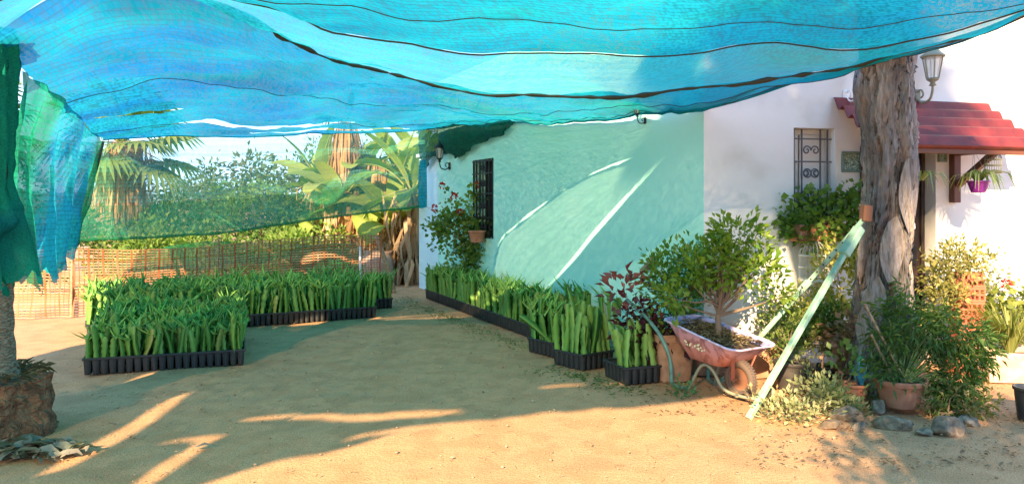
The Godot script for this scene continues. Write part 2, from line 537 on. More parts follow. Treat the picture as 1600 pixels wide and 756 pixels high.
func house() -> void:
	var o := thing("house", "low house with a white front wall and a side wall painted with green net light", "house", CORNER)
	var inv := Transform3D(Basis(), -CORNER)
	# in FG the side wall runs from x = -7.2 to the corner at x = 0
	var g := inv * FG
	var w := inv * FW
	var H := 3.75
	var mb := MB.new()
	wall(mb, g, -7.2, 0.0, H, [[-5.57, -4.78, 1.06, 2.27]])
	obj("side_wall", mb, M.net_tinted_plaster, o)
	mb = MB.new()
	wall(mb, w, 0.003, 7.0, H, [[0.947, 1.404, 1.42, 2.30], [1.70, 2.57, 0.0, 2.17]])
	obj("front_wall", mb, M.white_plaster, o)
	mb = MB.new()
	wall(mb, g, -8.25, -7.203, 2.47, [])
	mb.box(g * Transform3D(Basis(), Vector3(-7.73, 2.50, -0.6)), Vector3(1.1, 0.06, 1.3))
	mb.box(g * Transform3D(Basis(), Vector3(-8.13, 1.23, -2.0)), Vector3(0.24, 2.46, 3.3))
	obj("annex_wall", mb, M.pale_blue_plaster, o)
	# rain has splashed the foot of the walls with red earth
	var sn := noise(1.6, 4, FastNoiseLite.TYPE_SIMPLEX_SMOOTH, 19)
	for q in [[g, -7.1, -0.02], [w, 0.02, 1.68], [w, 2.6, 6.9]]:
		mb = MB.new()
		var n: int = int((q[2] - q[1]) / 0.05)
		var rows0 := []
		for i in 14:
			var row := PackedVector3Array()
			for j in n + 1: row.push_back(q[0] * Vector3(lerpf(q[1], q[2], float(j) / n), 0.01 + 0.75 * i / 13.0, 0.003))
			rows0.push_back(row)
		mb.grid(rows0)
		for k in mb.v.size():
			var y := mb.v[k].y
			var a := clampf(0.75 - y / 0.62 + 0.9 * sn.get_noise_3d(mb.v[k].x, y * 1.5, mb.v[k].z), 0.0, 0.85) * (1.0 - smoothstep(0.5, 0.74, y))
			mb.c[k] = Color(0.42, 0.27, 0.17, a * 0.8)
		obj("splash_stain", mb, M.splash_stain, o)
	mb = MB.new()
	# back of the rooms and the flat roof, so that light enters only through openings
	var A := g * Vector3(-0.15, 0, -0.32)
	var B := g * Vector3(-7.2, 0, -0.32)
	var C := w * Vector3(6.9, 0, -0.32)
	var D := B + (C - A)
	var roof := [Vector3(A.x, H - 0.05, A.z), Vector3(B.x, H - 0.05, B.z), Vector3(D.x, H - 0.05, D.z), Vector3(C.x, H - 0.05, C.z)]
	mb.poly(roof, Vector3.UP)
	var low := []
	for p in roof: low.push_back(p - Vector3(0, 0.2, 0))
	mb.poly(low, Vector3.DOWN)
	obj("roof", mb, M.white_plaster, o)
	mb = MB.new()
	for pr in [[B, D], [D, C]]:
		var p0: Vector3 = pr[0]
		var p1: Vector3 = pr[1]
		mb.bar(Vector3(p0.x, 1.75, p0.z), Vector3(p1.x, 1.75, p1.z), 0.25, 3.5)
	obj("back_wall", mb, M.white_plaster, o)
	# window with a curled iron grille in the side wall
	var win := Node3D.new()
	win.name = "window"; o.add_child(win, true); win.transform = g
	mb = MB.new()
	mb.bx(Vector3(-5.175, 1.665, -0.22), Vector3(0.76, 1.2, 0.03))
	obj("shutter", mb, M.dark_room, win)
	mb = MB.new()
	for x in [4.80, 4.93, 5.06, 5.30, 5.43, 5.55]: mb.bx(Vector3(-x, 1.665, 0.0), Vector3(0.02, 1.20, 0.02))
	for y in [1.09, 1.38, 1.74, 2.05, 2.24]: mb.bx(Vector3(-5.175, y, 0.012), Vector3(0.79, 0.022, 0.008))
	for q in [[1.23, 1.0], [1.56, 1.0], [1.56, -1.0], [1.9, 1.0], [1.9, -1.0], [2.14, -1.0]]:
		for s in [-1.0, 1.0]: scroll(mb, Transform3D(), -5.18, q[0], 0.0, 0.05, s, q[1], 0.010)
	mb.bx(Vector3(-5.18, 1.7, 0.0), Vector3(0.022, 1.1, 0.016))
	obj("grille", mb, M.black_iron, win)
	# narrow window in the front wall: frame, curtain, white curls
	win = Node3D.new()
	win.name = "window"; o.add_child(win, true); win.transform = w
	mb = MB.new()
	mb.bx(Vector3(0.972, 1.86, -0.19), Vector3(0.05, 0.88, 0.04), 0.004)
	mb.bx(Vector3(1.379, 1.86, -0.19), Vector3(0.05, 0.88, 0.04), 0.004)
	mb.bx(Vector3(1.1755, 2.275, -0.19), Vector3(0.355, 0.05, 0.04), 0.004)
	mb.bx(Vector3(1.1755, 1.445, -0.19), Vector3(0.355, 0.05, 0.04), 0.004)
	mb.bx(Vector3(1.10, 1.86, -0.19), Vector3(0.03, 0.78, 0.03), 0.004)
	obj("frame", mb, M.white_iron, win)
	mb = MB.new()
	mb.bx(Vector3(1.1755, 1.86, -0.2), Vector3(0.35, 0.78, 0.005))
	obj("pane", mb, M.pane, win)
	mb = MB.new()
	mb.bx(Vector3(1.235, 1.86, -0.158), Vector3(0.236, 0.776, 0.016), 0.002)
	mb.bx(Vector3(1.047, 2.12, -0.158), Vector3(0.10, 0.256, 0.016), 0.002)
	obj("white_shutter", mb, M.white_iron, win)
	mb = MB.new()
	var rows := []
	for i in 3:
		var row := PackedVector3Array()
		for j in 25: row.push_back(Vector3(1.12 + 0.24 * j / 24.0, 1.44 + 0.42 * i, -0.25 + 0.012 * sin(j * 1.3)))
		rows.push_back(row)
	mb.grid(rows)
	obj("curtain", mb, M.curtain, win)
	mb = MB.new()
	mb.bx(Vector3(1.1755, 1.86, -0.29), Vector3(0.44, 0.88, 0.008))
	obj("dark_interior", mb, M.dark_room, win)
	mb = MB.new()
	for x in [0.99, 1.075, 1.28, 1.36]: mb.bx(Vector3(x, 1.86, -0.06), Vector3(0.012, 0.87, 0.012))
	for y in [1.5, 1.98, 2.2]: mb.bx(Vector3(1.1755, y, -0.052), Vector3(0.45, 0.013, 0.006))
	for q in [[2.09, 1.0], [1.87, -1.0], [1.87, 1.0], [1.65, -1.0], [1.65, 1.0]]:
		for s in [-1.0, 1.0]: scroll(mb, Transform3D(), 1.178, q[0], -0.06, 0.048, s, q[1])
	obj("grille", mb, M.grey_iron, win)
	# dark plank door in its recess
	var door := Node3D.new()
	door.name = "door"; o.add_child(door, true); door.transform = w
	for i in 6:
		mb = MB.new()
		mb.bx(Vector3(1.785 + i * 0.14, 1.07, -0.185), Vector3(0.132, 2.1, 0.04), 0.006)
		obj("plank", mb, M.dark_door_wood, door)
	mb = MB.new()
	mb.bx(Vector3(1.722, 1.08, -0.17), Vector3(0.04, 2.15, 0.07), 0.004)
	mb.bx(Vector3(2.545, 1.08, -0.17), Vector3(0.04, 2.15, 0.07), 0.004)
	mb.bx(Vector3(2.135, 2.145, -0.17), Vector3(0.78, 0.04, 0.07), 0.004)
	obj("door_frame", mb, M.dark_door_wood, door)
	mb = MB.new()
	mb.bx(Vector3(2.45, 1.05, -0.155), Vector3(0.045, 0.2, 0.012), 0.003)
	mb.tube([Vector3(2.45, 1.1, -0.15), Vector3(2.45, 1.1, -0.10), Vector3(2.36, 1.1, -0.095)], 0.009, 8)
	obj("door_handle", mb, M.black_iron, door)
	mb = MB.new()
	mb.bx(Vector3(2.135, 0.02, -0.05), Vector3(0.86, 0.06, 0.4), 0.01)
	obj("door_step", mb, M.pink_concrete, o).transform = w

	# little canopy of red corrugated sheet over the door
	var aw := thing("door_canopy", "red corrugated sheet canopy on brown wooden brackets above the door", "canopy", FW * Vector3(2.25, 2.0, 0))
	aw.basis = FW.basis
	mb = MB.new()
	rows = []
	var nx := 36
	for k in 2:
		for i in (41 if k == 0 else 0):
			var f := i / 40.0
			var row := PackedVector3Array()
			for j in nx:
				var x := -0.88 + 1.82 * j / (nx - 1.0)
				row.push_back(Vector3(x, 0.57 - 0.47 * f + 0.034 * sin(f * TAU * 5.0 + 1.2) - 0.03 * f * f, 0.02 + 0.66 * f))
			rows.push_back(row)
	mb.grid(rows)
	var under := []
	for row in rows:
		var q := PackedVector3Array()
		for p in row: q.push_back(p + Vector3(0, -0.008, -0.004))
		under.push_back(q)
	mb.grid(under, false, [], true)
	for e in [0, nx - 1]:
		for i in 40: mb.poly([rows[i][e], rows[i + 1][e], under[i + 1][e], under[i][e]], Vector3(1 if e else -1, 0, 0))
	for j in nx - 1: mb.poly([rows[40][j], rows[40][j + 1], under[40][j + 1], under[40][j]], Vector3(0, -0.3, 1))
	obj("roof_sheet", mb, M.red_sheet, aw)
	for i in 9:
		mb = MB.new()
		var p: Vector3 = rows[[3, 12, 20, 28, 36][i % 5]][[8, 20, 30][i % 3]]
		mb.lathe([Vector2(0.0, 0.012), Vector2(0.012, 0.010), Vector2(0.014, -0.004)], 8, p)
		obj("screw_cap", mb, M.grey_plastic, aw)
	for x in [-0.53, 0.52]:
		mb = MB.new()
		mb.bx(Vector3(x, -0.14, 0.035), Vector3(0.085, 0.55, 0.07), 0.006)
		mb.bx(Vector3(x, 0.09, 0.33), Vector3(0.07, 0.07, 0.52), 0.006)
		mb.bar(Vector3(x, -0.24, 0.07), Vector3(x, 0.07, 0.52), 0.06, 0.06, 0.006)
		obj("bracket", mb, M.brown_wood, aw)
	mb = MB.new()
	mb.bx(Vector3(0.03, 0.055, 0.60), Vector3(1.72, 0.05, 0.05), 0.005)
	obj("front_batten", mb, M.brown_wood, aw)

	lantern("wall_lantern", "white metal lantern on the white wall above the canopy, right of the old trunk", FW * Vector3(2.33, 2.72, 0.0), FW.basis, M.cream_metal, 1.0)
	lantern("wall_lantern", "white framed lantern on the white wall, left behind the old trunk", FW * Vector3(1.52, 2.68, 0.0), FW.basis, M.white_iron, 0.8)
	lantern("wall_lantern", "black lantern high on the side wall beside its front corner, touching the net edge", FG * Vector3(-0.92, 2.47, 0.0), FG.basis, M.black_iron, 0.45)
	lantern("wall_lantern", "black lantern on the side wall beyond the side window, beneath the dark net", FG * Vector3(-6.6, 2.3, 0.0), FG.basis, M.black_iron, 0.85)

	# framed plaques
	for q in [["framed_plaque", "dark framed green picture left of the old trunk beside the door", 1.60, 1.98, 0.26, 0.2], ["framed_plaque", "small dark framed picture on the wall right beside the door", 2.64, 2.06, 0.10, 0.13]]:
		var t := thing(q[0], q[1], "plaque", FW * Vector3(q[2], q[3], 0.012))
		t.basis = FW.basis
		mb = MB.new()
		for s in [-1.0, 1.0]:
			mb.bx(Vector3(0, s * (q[5] * 0.5 - 0.01), 0), Vector3(q[4], 0.022, 0.024), 0.003)
			mb.bx(Vector3(s * (q[4] * 0.5 - 0.01), 0, 0), Vector3(0.022, q[5] - 0.044, 0.024), 0.003)
		obj("frame", mb, M.slate_green, t)
		mb = MB.new()
		mb.bx(Vector3(0, 0, -0.004), Vector3(q[4] - 0.04, q[5] - 0.04, 0.008))
		obj("picture", mb, M.photo_print, t)

func lantern(called: String, label: String, at: Vector3, b: Basis, m: Material, k: float) -> void:
	var t := thing(called, label, "lantern", at)
	t.basis = b * k
	var mb := MB.new()
	mb.lathe([Vector2(0.0, -0.02), Vector2(0.05, -0.015), Vector2(0.055, 0.0), Vector2(0.04, 0.015), Vector2(0.0, 0.02)], 16)
	var mb2 := MB.new()
	mb2.box(Transform3D(Basis(Vector3.RIGHT, PI / 2), Vector3(0, -0.08, 0.012)), Vector3(0.09, 0.024, 0.15), 0.01)
	obj("wall_plate", mb2, m, t)
	mb = MB.new()
	mb.tube(spline([Vector3(0, -0.10, 0.02), Vector3(0, -0.15, 0.09), Vector3(0, -0.13, 0.18), Vector3(0, -0.06, 0.215), Vector3(0, 0.0, 0.22)], 16), 0.012, 8)
	mb.tube(spline([Vector3(0, -0.04, 0.02), Vector3(0, -0.02, 0.07), Vector3(0, -0.07, 0.10), Vector3(0, -0.10, 0.07)], 12), 0.009, 6)
	mb.lathe([Vector2(0.0, -0.01), Vector2(0.035, 0.0), Vector2(0.02, 0.03), Vector2(0.055, 0.055), Vector2(0.06, 0.07), Vector2(0.0, 0.07)], 12, Vector3(0, 0, 0.22))
	obj("arm", mb, m, t)
	# six-sided glass body that widens upwards, under a capped roof
	mb = MB.new()
	mb.lathe([Vector2(0.052, 0.075), Vector2(0.088, 0.27)], 6, Vector3(0, 0, 0.22))
	obj("glass", mb, M.lamp_glass, t)
	mb = MB.new()
	for i in 6:
		var a := TAU * i / 6.0
		mb.bar(Vector3(0.056 * cos(a), 0.07, 0.22 + 0.056 * sin(a)), Vector3(0.092 * cos(a), 0.275, 0.22 + 0.092 * sin(a)), 0.010, 0.010)
	obj("cage", mb, m, t)
	mb = MB.new()
	mb.lathe([Vector2(0.0, 0.272), Vector2(0.105, 0.272), Vector2(0.115, 0.285), Vector2(0.085, 0.31), Vector2(0.055, 0.345), Vector2(0.03, 0.36), Vector2(0.012, 0.375), Vector2(0.018, 0.39), Vector2(0.008, 0.41), Vector2(0.0, 0.43)], 12, Vector3(0, 0, 0.22))
	obj("cap", mb, m, t)

# ---------- shade nets
var tear := noise(0.9, 3, FastNoiseLite.TYPE_SIMPLEX_SMOOTH, 6)
func kept(cut: String, u: float, v: float, p: Vector3) -> float:
	if cut == "curtain": return 0.94 - v + 0.12 * tear.get_noise_2d(u * 9.0, 3.0) + 0.07 * tear.get_noise_2d(u * 40.0, 1.0)
	if cut == "bunch": return 0.93 - v + 0.2 * tear.get_noise_2d(u * 12.0, 7.0)
	if cut == "flap": return 0.95 - v + 0.1 * sin(u * 23.0)
	return kept_roof(v, p) if cut == "roof" else kept_far(u, v)

func kept_roof(v: float, p: Vector3) -> float:
	var z := -p.z
	var k := 0.3
	# ragged rear edge
	k = minf(k, v * 4.5 - 0.06 - 0.10 * (tear.get_noise_1d(p.x * 2.0) + 0.4))
	# two long slits at the left and a few short ones near the rear edge
	for s in [[-4.47, -1.9, 0.25, 0.075], [-5.06, -0.2, 1.1, 0.07], [-3.85, -2.1, -1.2, 0.06]]:
		var half: float = (s[2] - s[1]) * 0.5
		var q: float = (z - (s[1] + half)) / half
		if absf(q) < 1.0: k = minf(k, absf(p.x - s[0] + 0.05 * sin(z * 1.3)) - s[3] * sqrt(1.0 - q * q))
		else: k = minf(k, Vector2(p.x - s[0], z - s[1] - half - signf(q) * half).length())
	for s in [[-2.9, -0.62, 0.12, 0.085, 0.85], [-2.35, -0.9, 0.38, 0.05, 0.6], [-3.9, -1.2, 0.5, 0.05, 0.35], [-1.1, 0.35, 0.2, 0.03, 0.5]]:
		var dx: float = (p.x - s[0]) / s[4]
		var line: float = s[1] + (p.x - s[0]) * s[2] + 0.04 * sin(p.x * 5.0)
		if absf(dx) < 1.0: k = minf(k, absf(z - line) - s[3] * sqrt(1.0 - dx * dx))
	return k

func kept_far(u: float, v: float) -> float:
	var k := 0.1
	for s in [[0.16, 0.80, 0.12, 0.022], [0.25, 0.90, 0.13, 0.014], [0.05, 0.62, 0.05, 0.014]]:
		var q: float = (u - s[0]) / s[2]
		if absf(q) < 1.0: k = minf(k, absf(v - s[1] - 0.02 * sin(u * 40.0)) - s[3] * (1.0 - q * q))
	return k

func net_sheet(called: String, rows: Array, m: Material, parent: Node, cut := "", tone := 0.16, tile := 0.9) -> void:
	# a cloth of woven tape; kept() gives a value at (u, v, point), and cloth stays where it is positive, so slits and torn edges are cut exactly
	var nr := rows.size()
	var nc: int = rows[0].size()
	var mb := MB.new()
	var tn := noise(0.7, 3, FastNoiseLite.TYPE_SIMPLEX_SMOOTH, 15)
	var along := 0.0
	var uvs := []
	for i in nr:
		var u := PackedVector2Array()
		if i > 0: along += (rows[i][nc / 2] as Vector3).distance_to(rows[i - 1][nc / 2])
		var s := 0.0
		for j in nc:
			if j > 0: s += (rows[i][j] as Vector3).distance_to(rows[i][j - 1])
			u.push_back(Vector2(s / tile, along / tile))
		uvs.push_back(u)
	mb.grid(rows, false, uvs)
	for k in mb.v.size():
		var q := 1.0 + tone * tn.get_noise_3d(mb.v[k].x, mb.v[k].y * 2.0, mb.v[k].z) * 2.0
		var r := 1.0 + tone * 1.2 * tn.get_noise_3d(mb.v[k].z * 1.7 + 30.0, mb.v[k].x * 0.6, mb.v[k].y)
		mb.c[k] = Color(q, q * r, q * (2.0 - r), 1)
		var uu := float(k % nc) / (nc - 1)
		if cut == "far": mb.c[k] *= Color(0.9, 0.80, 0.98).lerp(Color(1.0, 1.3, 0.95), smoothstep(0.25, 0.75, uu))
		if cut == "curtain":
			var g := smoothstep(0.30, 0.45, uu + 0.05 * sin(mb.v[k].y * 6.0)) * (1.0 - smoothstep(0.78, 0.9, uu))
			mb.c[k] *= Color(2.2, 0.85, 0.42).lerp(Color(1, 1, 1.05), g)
	if cut:
		var f := PackedFloat32Array()
		for i in nr:
			for j in nc: f.push_back(kept(cut, float(j) / (nc - 1), float(i) / (nr - 1), rows[i][j]))
		var old := mb.ix
		mb.ix = PackedInt32Array()
		for k in range(0, old.size(), 3):
			var ids := [old[k], old[k + 1], old[k + 2]]
			var n_in := 0
			for id in ids: n_in += 1 if f[id] > 0.0 else 0
			if n_in == 3:
				mb.ix.append_array(PackedInt32Array(ids))
			elif n_in > 0:
				var pol := []
				for e in 3:
					var a: int = ids[e]
					var b: int = ids[(e + 1) % 3]
					if f[a] > 0.0: pol.push_back(a)
					if (f[a] > 0.0) != (f[b] > 0.0):
						var w := f[a] / (f[a] - f[b])
						mb.col = mb.c[a].lerp(mb.c[b], w)
						pol.push_back(mb.vert(mb.v[a].lerp(mb.v[b], w), mb.n[a].lerp(mb.n[b], w).normalized(), mb.t[a].lerp(mb.t[b], w)))
				for e in range(1, pol.size() - 1): mb.ix.append_array(PackedInt32Array([pol[0], pol[e], pol[e + 1]]))
	obj(called, mb, m, parent)

func loft(curves: Array, nc: int, nr: int) -> Array:
	var cs := []
	for c in curves: cs.push_back(spline(c, nc))
	var rows := []
	for i in nr: rows.push_back(PackedVector3Array())
	for j in nc:
		var pts := []
		for c in cs: pts.push_back(c[j])
		for i in nr:
			var s := float(i) / (nr - 1) * (pts.size() - 1)
			var a := mini(int(s), pts.size() - 2)
			rows[i].push_back((pts[a] as Vector3).cubic_interpolate(pts[a + 1], pts[maxi(a - 1, 0)], pts[mini(a + 2, pts.size() - 1)], s - a))
	return rows

func wrinkle(rows: Array, amp: float, sd: int, fu := 1.0, fv := 1.0) -> void:
	var w := noise(1.0, 3, FastNoiseLite.TYPE_SIMPLEX_SMOOTH, sd)
	var nr := rows.size()
	for i in nr:
		var nc: int = rows[i].size()
		for j in nc:
			var p: Vector3 = rows[i][j]
			var d := amp * (w.get_noise_2d(p.x * 0.8 * fu, p.z * 0.5 * fv) + 0.5 * w.get_noise_2d(p.x * 1.2 * fu + p.z * 0.8, p.z * 2.6 * fv + 9.0) + 0.08 * w.get_noise_2d(p.x * 2.0 * fu, p.z * 7.0 * fv))
			var e := minf(minf(float(i), nr - 1.0 - i) / 2.0, 1.0)
			rows[i][j] = p + Vector3(0, d * (0.45 + 0.55 * e), 0)

func row_line(rows: Array, v: float) -> Array:
	var s := v * (rows.size() - 1)
	var i := mini(int(s), rows.size() - 2)
	var out := []
	for j in rows[0].size(): out.push_back((rows[i][j] as Vector3).lerp(rows[i + 1][j], s - i))
	return out

func cord(called: String, line: Array, r: float, m: Material, parent: Node, drop := 0.01, vary := 0.0, squash := 1.0) -> void:
	var path := []
	var rad := []
	var w := noise(0.09, 3, FastNoiseLite.TYPE_SIMPLEX_SMOOTH, 40)
	for j in line.size():
		path.push_back(line[j] + Vector3(0, -drop, 0))
		rad.push_back(r * (1.0 + vary * w.get_noise_1d(j * 6.0) * 2.0))
	var mb := MB.new()
	mb.tube(path, rad, 6, true, squash)
	obj(called, mb, m, parent)

func nets() -> void:
	# the overhead cloth, three sheets tied edge to edge with ragged slits between
	var rear := [W(-6.6, 2.8, -3.4), W(-4.4, 2.88, -2.7), W(-3.4, 2.9, -1.95), W(-2.1, 2.9, -0.85), W(-0.7, 2.88, -0.3), W(0.2, 2.85, 0.15)]
	var c1 := [W(-6.6, 2.75, 1.0), W(-4, 2.95, 0.8), W(-2, 2.95, 0.9), W(-0.6, 2.92, 1.2), W(0.5, 2.9, 1.5)]
	var c2 := [W(-6.4, 2.7, 3.0), W(-4, 2.93, 3.0), W(-2, 2.98, 2.9), W(-0.1, 2.95, 3.0), W(1.45, 2.92, 3.4)]
	var c3 := [W(-4.9, 2.65, 4.0), W(-3.5, 2.86, 3.9), W(-1.5, 2.92, 3.9), W(0, 2.84, 4.1), W(1.5, 2.86, 4.35), W(3.25, 2.92, 4.6)]
	var c4 := [W(-3.7, 2.62, 4.72), W(-2.5, 2.9, 4.5), P(420, 8, 4.75), P(520, 48, 5.0), P(640, 66, 5.25), P(720, 80, 5.45), P(800, 81, 5.62), P(861, 82, 5.74), P(940, 83, 5.91), P(1027, 85, 6.1), P(1100, 80, 6.15), P(1200, 64, 5.9), P(1340, 76, 5.75), P(1500, 44, 5.5), P(1645, -4, 5.2)]
	var c6 := [W(-3.4, 2.62, 4.95), P(150, -40, 4.8), P(330, 0, 5.05), P(400, 32, 5.5), P(450, 60, 6.0), P(520, 92, 6.7), P(600, 112, 7.3), P(680, 131, 7.5), P(760, 146, 7.6), P(830, 147, 7.5), P(890, 150, 7.35), P(950, 151, 7.1), P(1010, 147, 6.9), P(1080, 134, 6.7), P(1200, 125, 6.5), P(1330, 102, 6.3), P(1400, 82, 6.12), P(1500, 57, 5.87), P(1645, 0, 5.4)]
	var c8 := [P(160, 220, 10.3), P(240, 214, 10.8), P(330, 213, 11.3), P(450, 212, 12.15), P(560, 207, 13.0), P(665, 204, 13.5), P(720, 196, 12.5), P(770, 193, 11.40), P(860, 193, 9.73), P(940, 189, 8.61), P(1000, 179, 7.88), P(1060, 171, 7.2), P(1110, 165, 6.9), P(1200, 145, 6.75), P(1300, 112, 6.5), P(1400, 88, 6.25), P(1500, 65, 5.95), P(1600, 25, 5.6), P(1650, 8, 5.42)]
	var t := thing("shade_net", "wide blue shade net sheet nearest overhead, along the top edge of the photo", "shade net")
	var whole := loft([rear, c1, c2, c3, c4], 90, 97)
	wrinkle(whole, 0.05, 2)
	var rows := whole.slice(72)
	net_sheet("cloth", rows, M.blue_net, t)
	cord("tie_cord", row_line(rows, 1.0), 0.007, M.dark_hem, t)
	cord("seam", row_line(rows, 0.55), 0.0035, M.dark_hem, t)

	t = thing("shade_net", "unseen shade net sheet over the viewer, thinned to let more sun through, sewn to the blue sheet ahead", "shade net")
	rows = whole.slice(0, 73)
	net_sheet("cloth", rows, M.thinned_net, t, "roof")
	cord("edge_cord", row_line(rows, 1.0), 0.01, M.dark_hem, t)
	t = thing("shade_net", "thinner cyan shade net sheet between the two dark seams overhead", "shade net")
	var c4b := []
	for j in c4.size():
		var g: float = [0.0, 0.0, 0.0, 0.02, 0.0, 0.07, 0.085, 0.085, 0.08, 0.075, 0.05, 0.02, 0.0, 0.0, 0.0][j]
		c4b.push_back(c4[j] + Vector3(0, 0.006, -0.006 - g))
	var c5 := []
	var s4 := spline(c4b, 24)
	var s6 := spline(c6, 24)
	for j in 24: c5.push_back((s4[j] as Vector3).lerp(s6[j], 0.5) - Vector3(0, 0.035, 0))
	rows = loft([c4b, c5, c6], 110, 30)
	wrinkle(rows, 0.045, 3)
	net_sheet("cloth", rows, M.thin_net, t)
	cord("folded_hem", row_line(rows, 1.0).slice(16), 0.028, M.dark_hem, t, 0.01, 0.8, 0.5)

	t = thing("shade_net", "far blue shade net sheet reaching to the side wall and the hanging green net", "shade net")
	var c6b := []
	for j in c6.size():
		var g: float = [0.0, 0.02, 0.06, 0.10, 0.12, 0.02, 0.07, 0.01, 0.0, 0.0, 0.0, 0.0, 0.0, 0.02, 0.0, 0.02, 0.0, 0.0, 0.0][j]
		c6b.push_back(c6[j] + Vector3(g * 0.15, 0.006, -0.006 - g))
	var s6b := spline(c6b, 40)
	var s8 := spline(c8, 40)
	var c7a := []
	var c7b := []
	for j in 40:
		c7a.push_back((s6b[j] as Vector3).lerp(s8[j], 0.35) - Vector3(0, 0.02, 0))
		c7b.push_back((s6b[j] as Vector3).lerp(s8[j], 0.7) - Vector3(0, 0.01, 0))
	rows = loft([c6b, c7a, c7b, c8], 120, 56)
	wrinkle(rows, 0.07, 4)
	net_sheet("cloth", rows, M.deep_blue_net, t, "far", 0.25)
	cord("edge_cord", row_line(rows, 1.0), 0.012, M.deep_blue_net, t, 0.0)
	for q in [[0.42, 0.0035], [0.8, 0.004]]: cord("seam", row_line(rows, q[0]), q[1], M.dark_hem, t, 0.004)

	# curtain of net that hangs at the left, torn at the foot
	t = thing("hanging_net", "torn blue green net curtain hanging beside the wrapped left trunk", "shade net")
	var top := [W(-3.45, 2.5, 5.4), W(-4.1, 2.53, 7.0), W(-4.8, 2.48, 8.6), P(160, 221, 10.25)]
	var mid := [P(20, 260, 6.2), P(60, 270, 7.4), P(100, 280, 8.6), P(135, 300, 9.9)]
	var bot := [P(15, 445, 6.6), P(48, 462, 7.2), P(80, 430, 8.4), P(108, 392, 9.6)]
	rows = loft([top, mid, bot], 90, 40)
	var fold := noise(1.0, 2, FastNoiseLite.TYPE_SIMPLEX_SMOOTH, 17)
	for i in rows.size():
		for j in rows[i].size():
			var u: float = j / 89.0
			var v: float = i / 39.0
			var d := (0.03 + 0.17 * v) * (sin(u * 34.0 + 3.0 * sin(v * 2.0 + u * 5.0)) + 0.6 * fold.get_noise_2d(u * 9.0, v * 2.0))
			rows[i][j] += Vector3(0.88 * d, 0.0, 0.47 * d)
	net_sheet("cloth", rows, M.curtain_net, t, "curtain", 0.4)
	cord("edge_cord", [P(160, 221, 10.25), P(150, 262, 10.1), P(128, 330, 9.9), P(108, 390, 9.6)], 0.02, M.dark_hem, t, 0.0)

	# green net across the back of the yard
	t = thing("hanging_net", "long green see-through net hung across the back of the yard", "shade net")
	top = [P(160, 220, 10.3), P(330, 213, 11.3), P(450, 212, 12.15), P(560, 207, 13.0), P(664, 204, 13.5)]
	bot = [P(104, 376, 10.1), P(200, 372, 10.6), P(350, 363, 11.4), P(510, 340, 12.6), P(664, 322, 13.6)]
	mid = []
	var st := spline(top, 20)
	var sb := spline(bot, 20)
	for j in 20: mid.push_back((st[j] as Vector3).lerp(sb[j], 0.55) + Vector3(0, 0, 0.05 * sin(j * 0.9)))
	rows = loft([top, mid, bot], 100, 24)
	wrinkle(rows, 0.03, 8)
	net_sheet("cloth", rows, M.far_green_net, t, "", 0.25)
	cord("edge_cord", row_line(rows, 1.0), 0.022, M.fence_net, t, 0.0, 0.5)
	# the lower half hangs double
	var dbl := []
	for i in range(14, 24):
		var row := PackedVector3Array()
		for j in 84: row.push_back(rows[i][j] + Vector3(0.01, 0, 0.03 + 0.01 * sin(j * 0.7)))
		dbl.push_back(row)
	net_sheet("doubled_cloth", dbl, M.double_net, t, "", 0.3)
	var strip := loft([[P(655, 250, 13.45), P(666, 250, 13.5)], [P(653, 290, 13.4), P(667, 290, 13.5)], [P(655, 326, 13.4), P(667, 324, 13.5)]], 8, 10)
	net_sheet("side_fold", strip, M.deep_blue_net, t)
	cord("tie_cord", spline([P(664, 323, 13.5), P(690, 332, 13.2), P(725, 345, 12.9)], 8), 0.006, M.cord, t, 0.0)

	# dark net bunched under the eave of the side wall
	t = thing("bunched_net", "dark green net bunched against the top of the side wall", "shade net")
	top = [FG * Vector3(-7.6, 3.0, 0.25), FG * Vector3(-6.2, 2.95, 0.22), FG * Vector3(-5.0, 2.85, 0.2), FG * Vector3(-3.9, 2.75, 0.15)]
	bot = [FG * Vector3(-7.7, 2.2, 0.10), FG * Vector3(-6.7, 2.42, 0.08), FG * Vector3(-5.9, 2.30, 0.07), FG * Vector3(-5.2, 2.48, 0.06), FG * Vector3(-4.4, 2.55, 0.06), FG * Vector3(-3.9, 2.7, 0.06)]
	rows = loft([top, bot], 50, 16)
	for i in 16:
		for j in 50: rows[i][j] += FG.basis.z * 0.05 * (sin(j * 0.8 + i * 0.2) * 0.6 + fold.get_noise_2d(j * 0.3, i * 0.2)) * (i / 15.0 + 0.2)
	net_sheet("cloth", rows, M.dark_net, t, "bunch", 0.4)

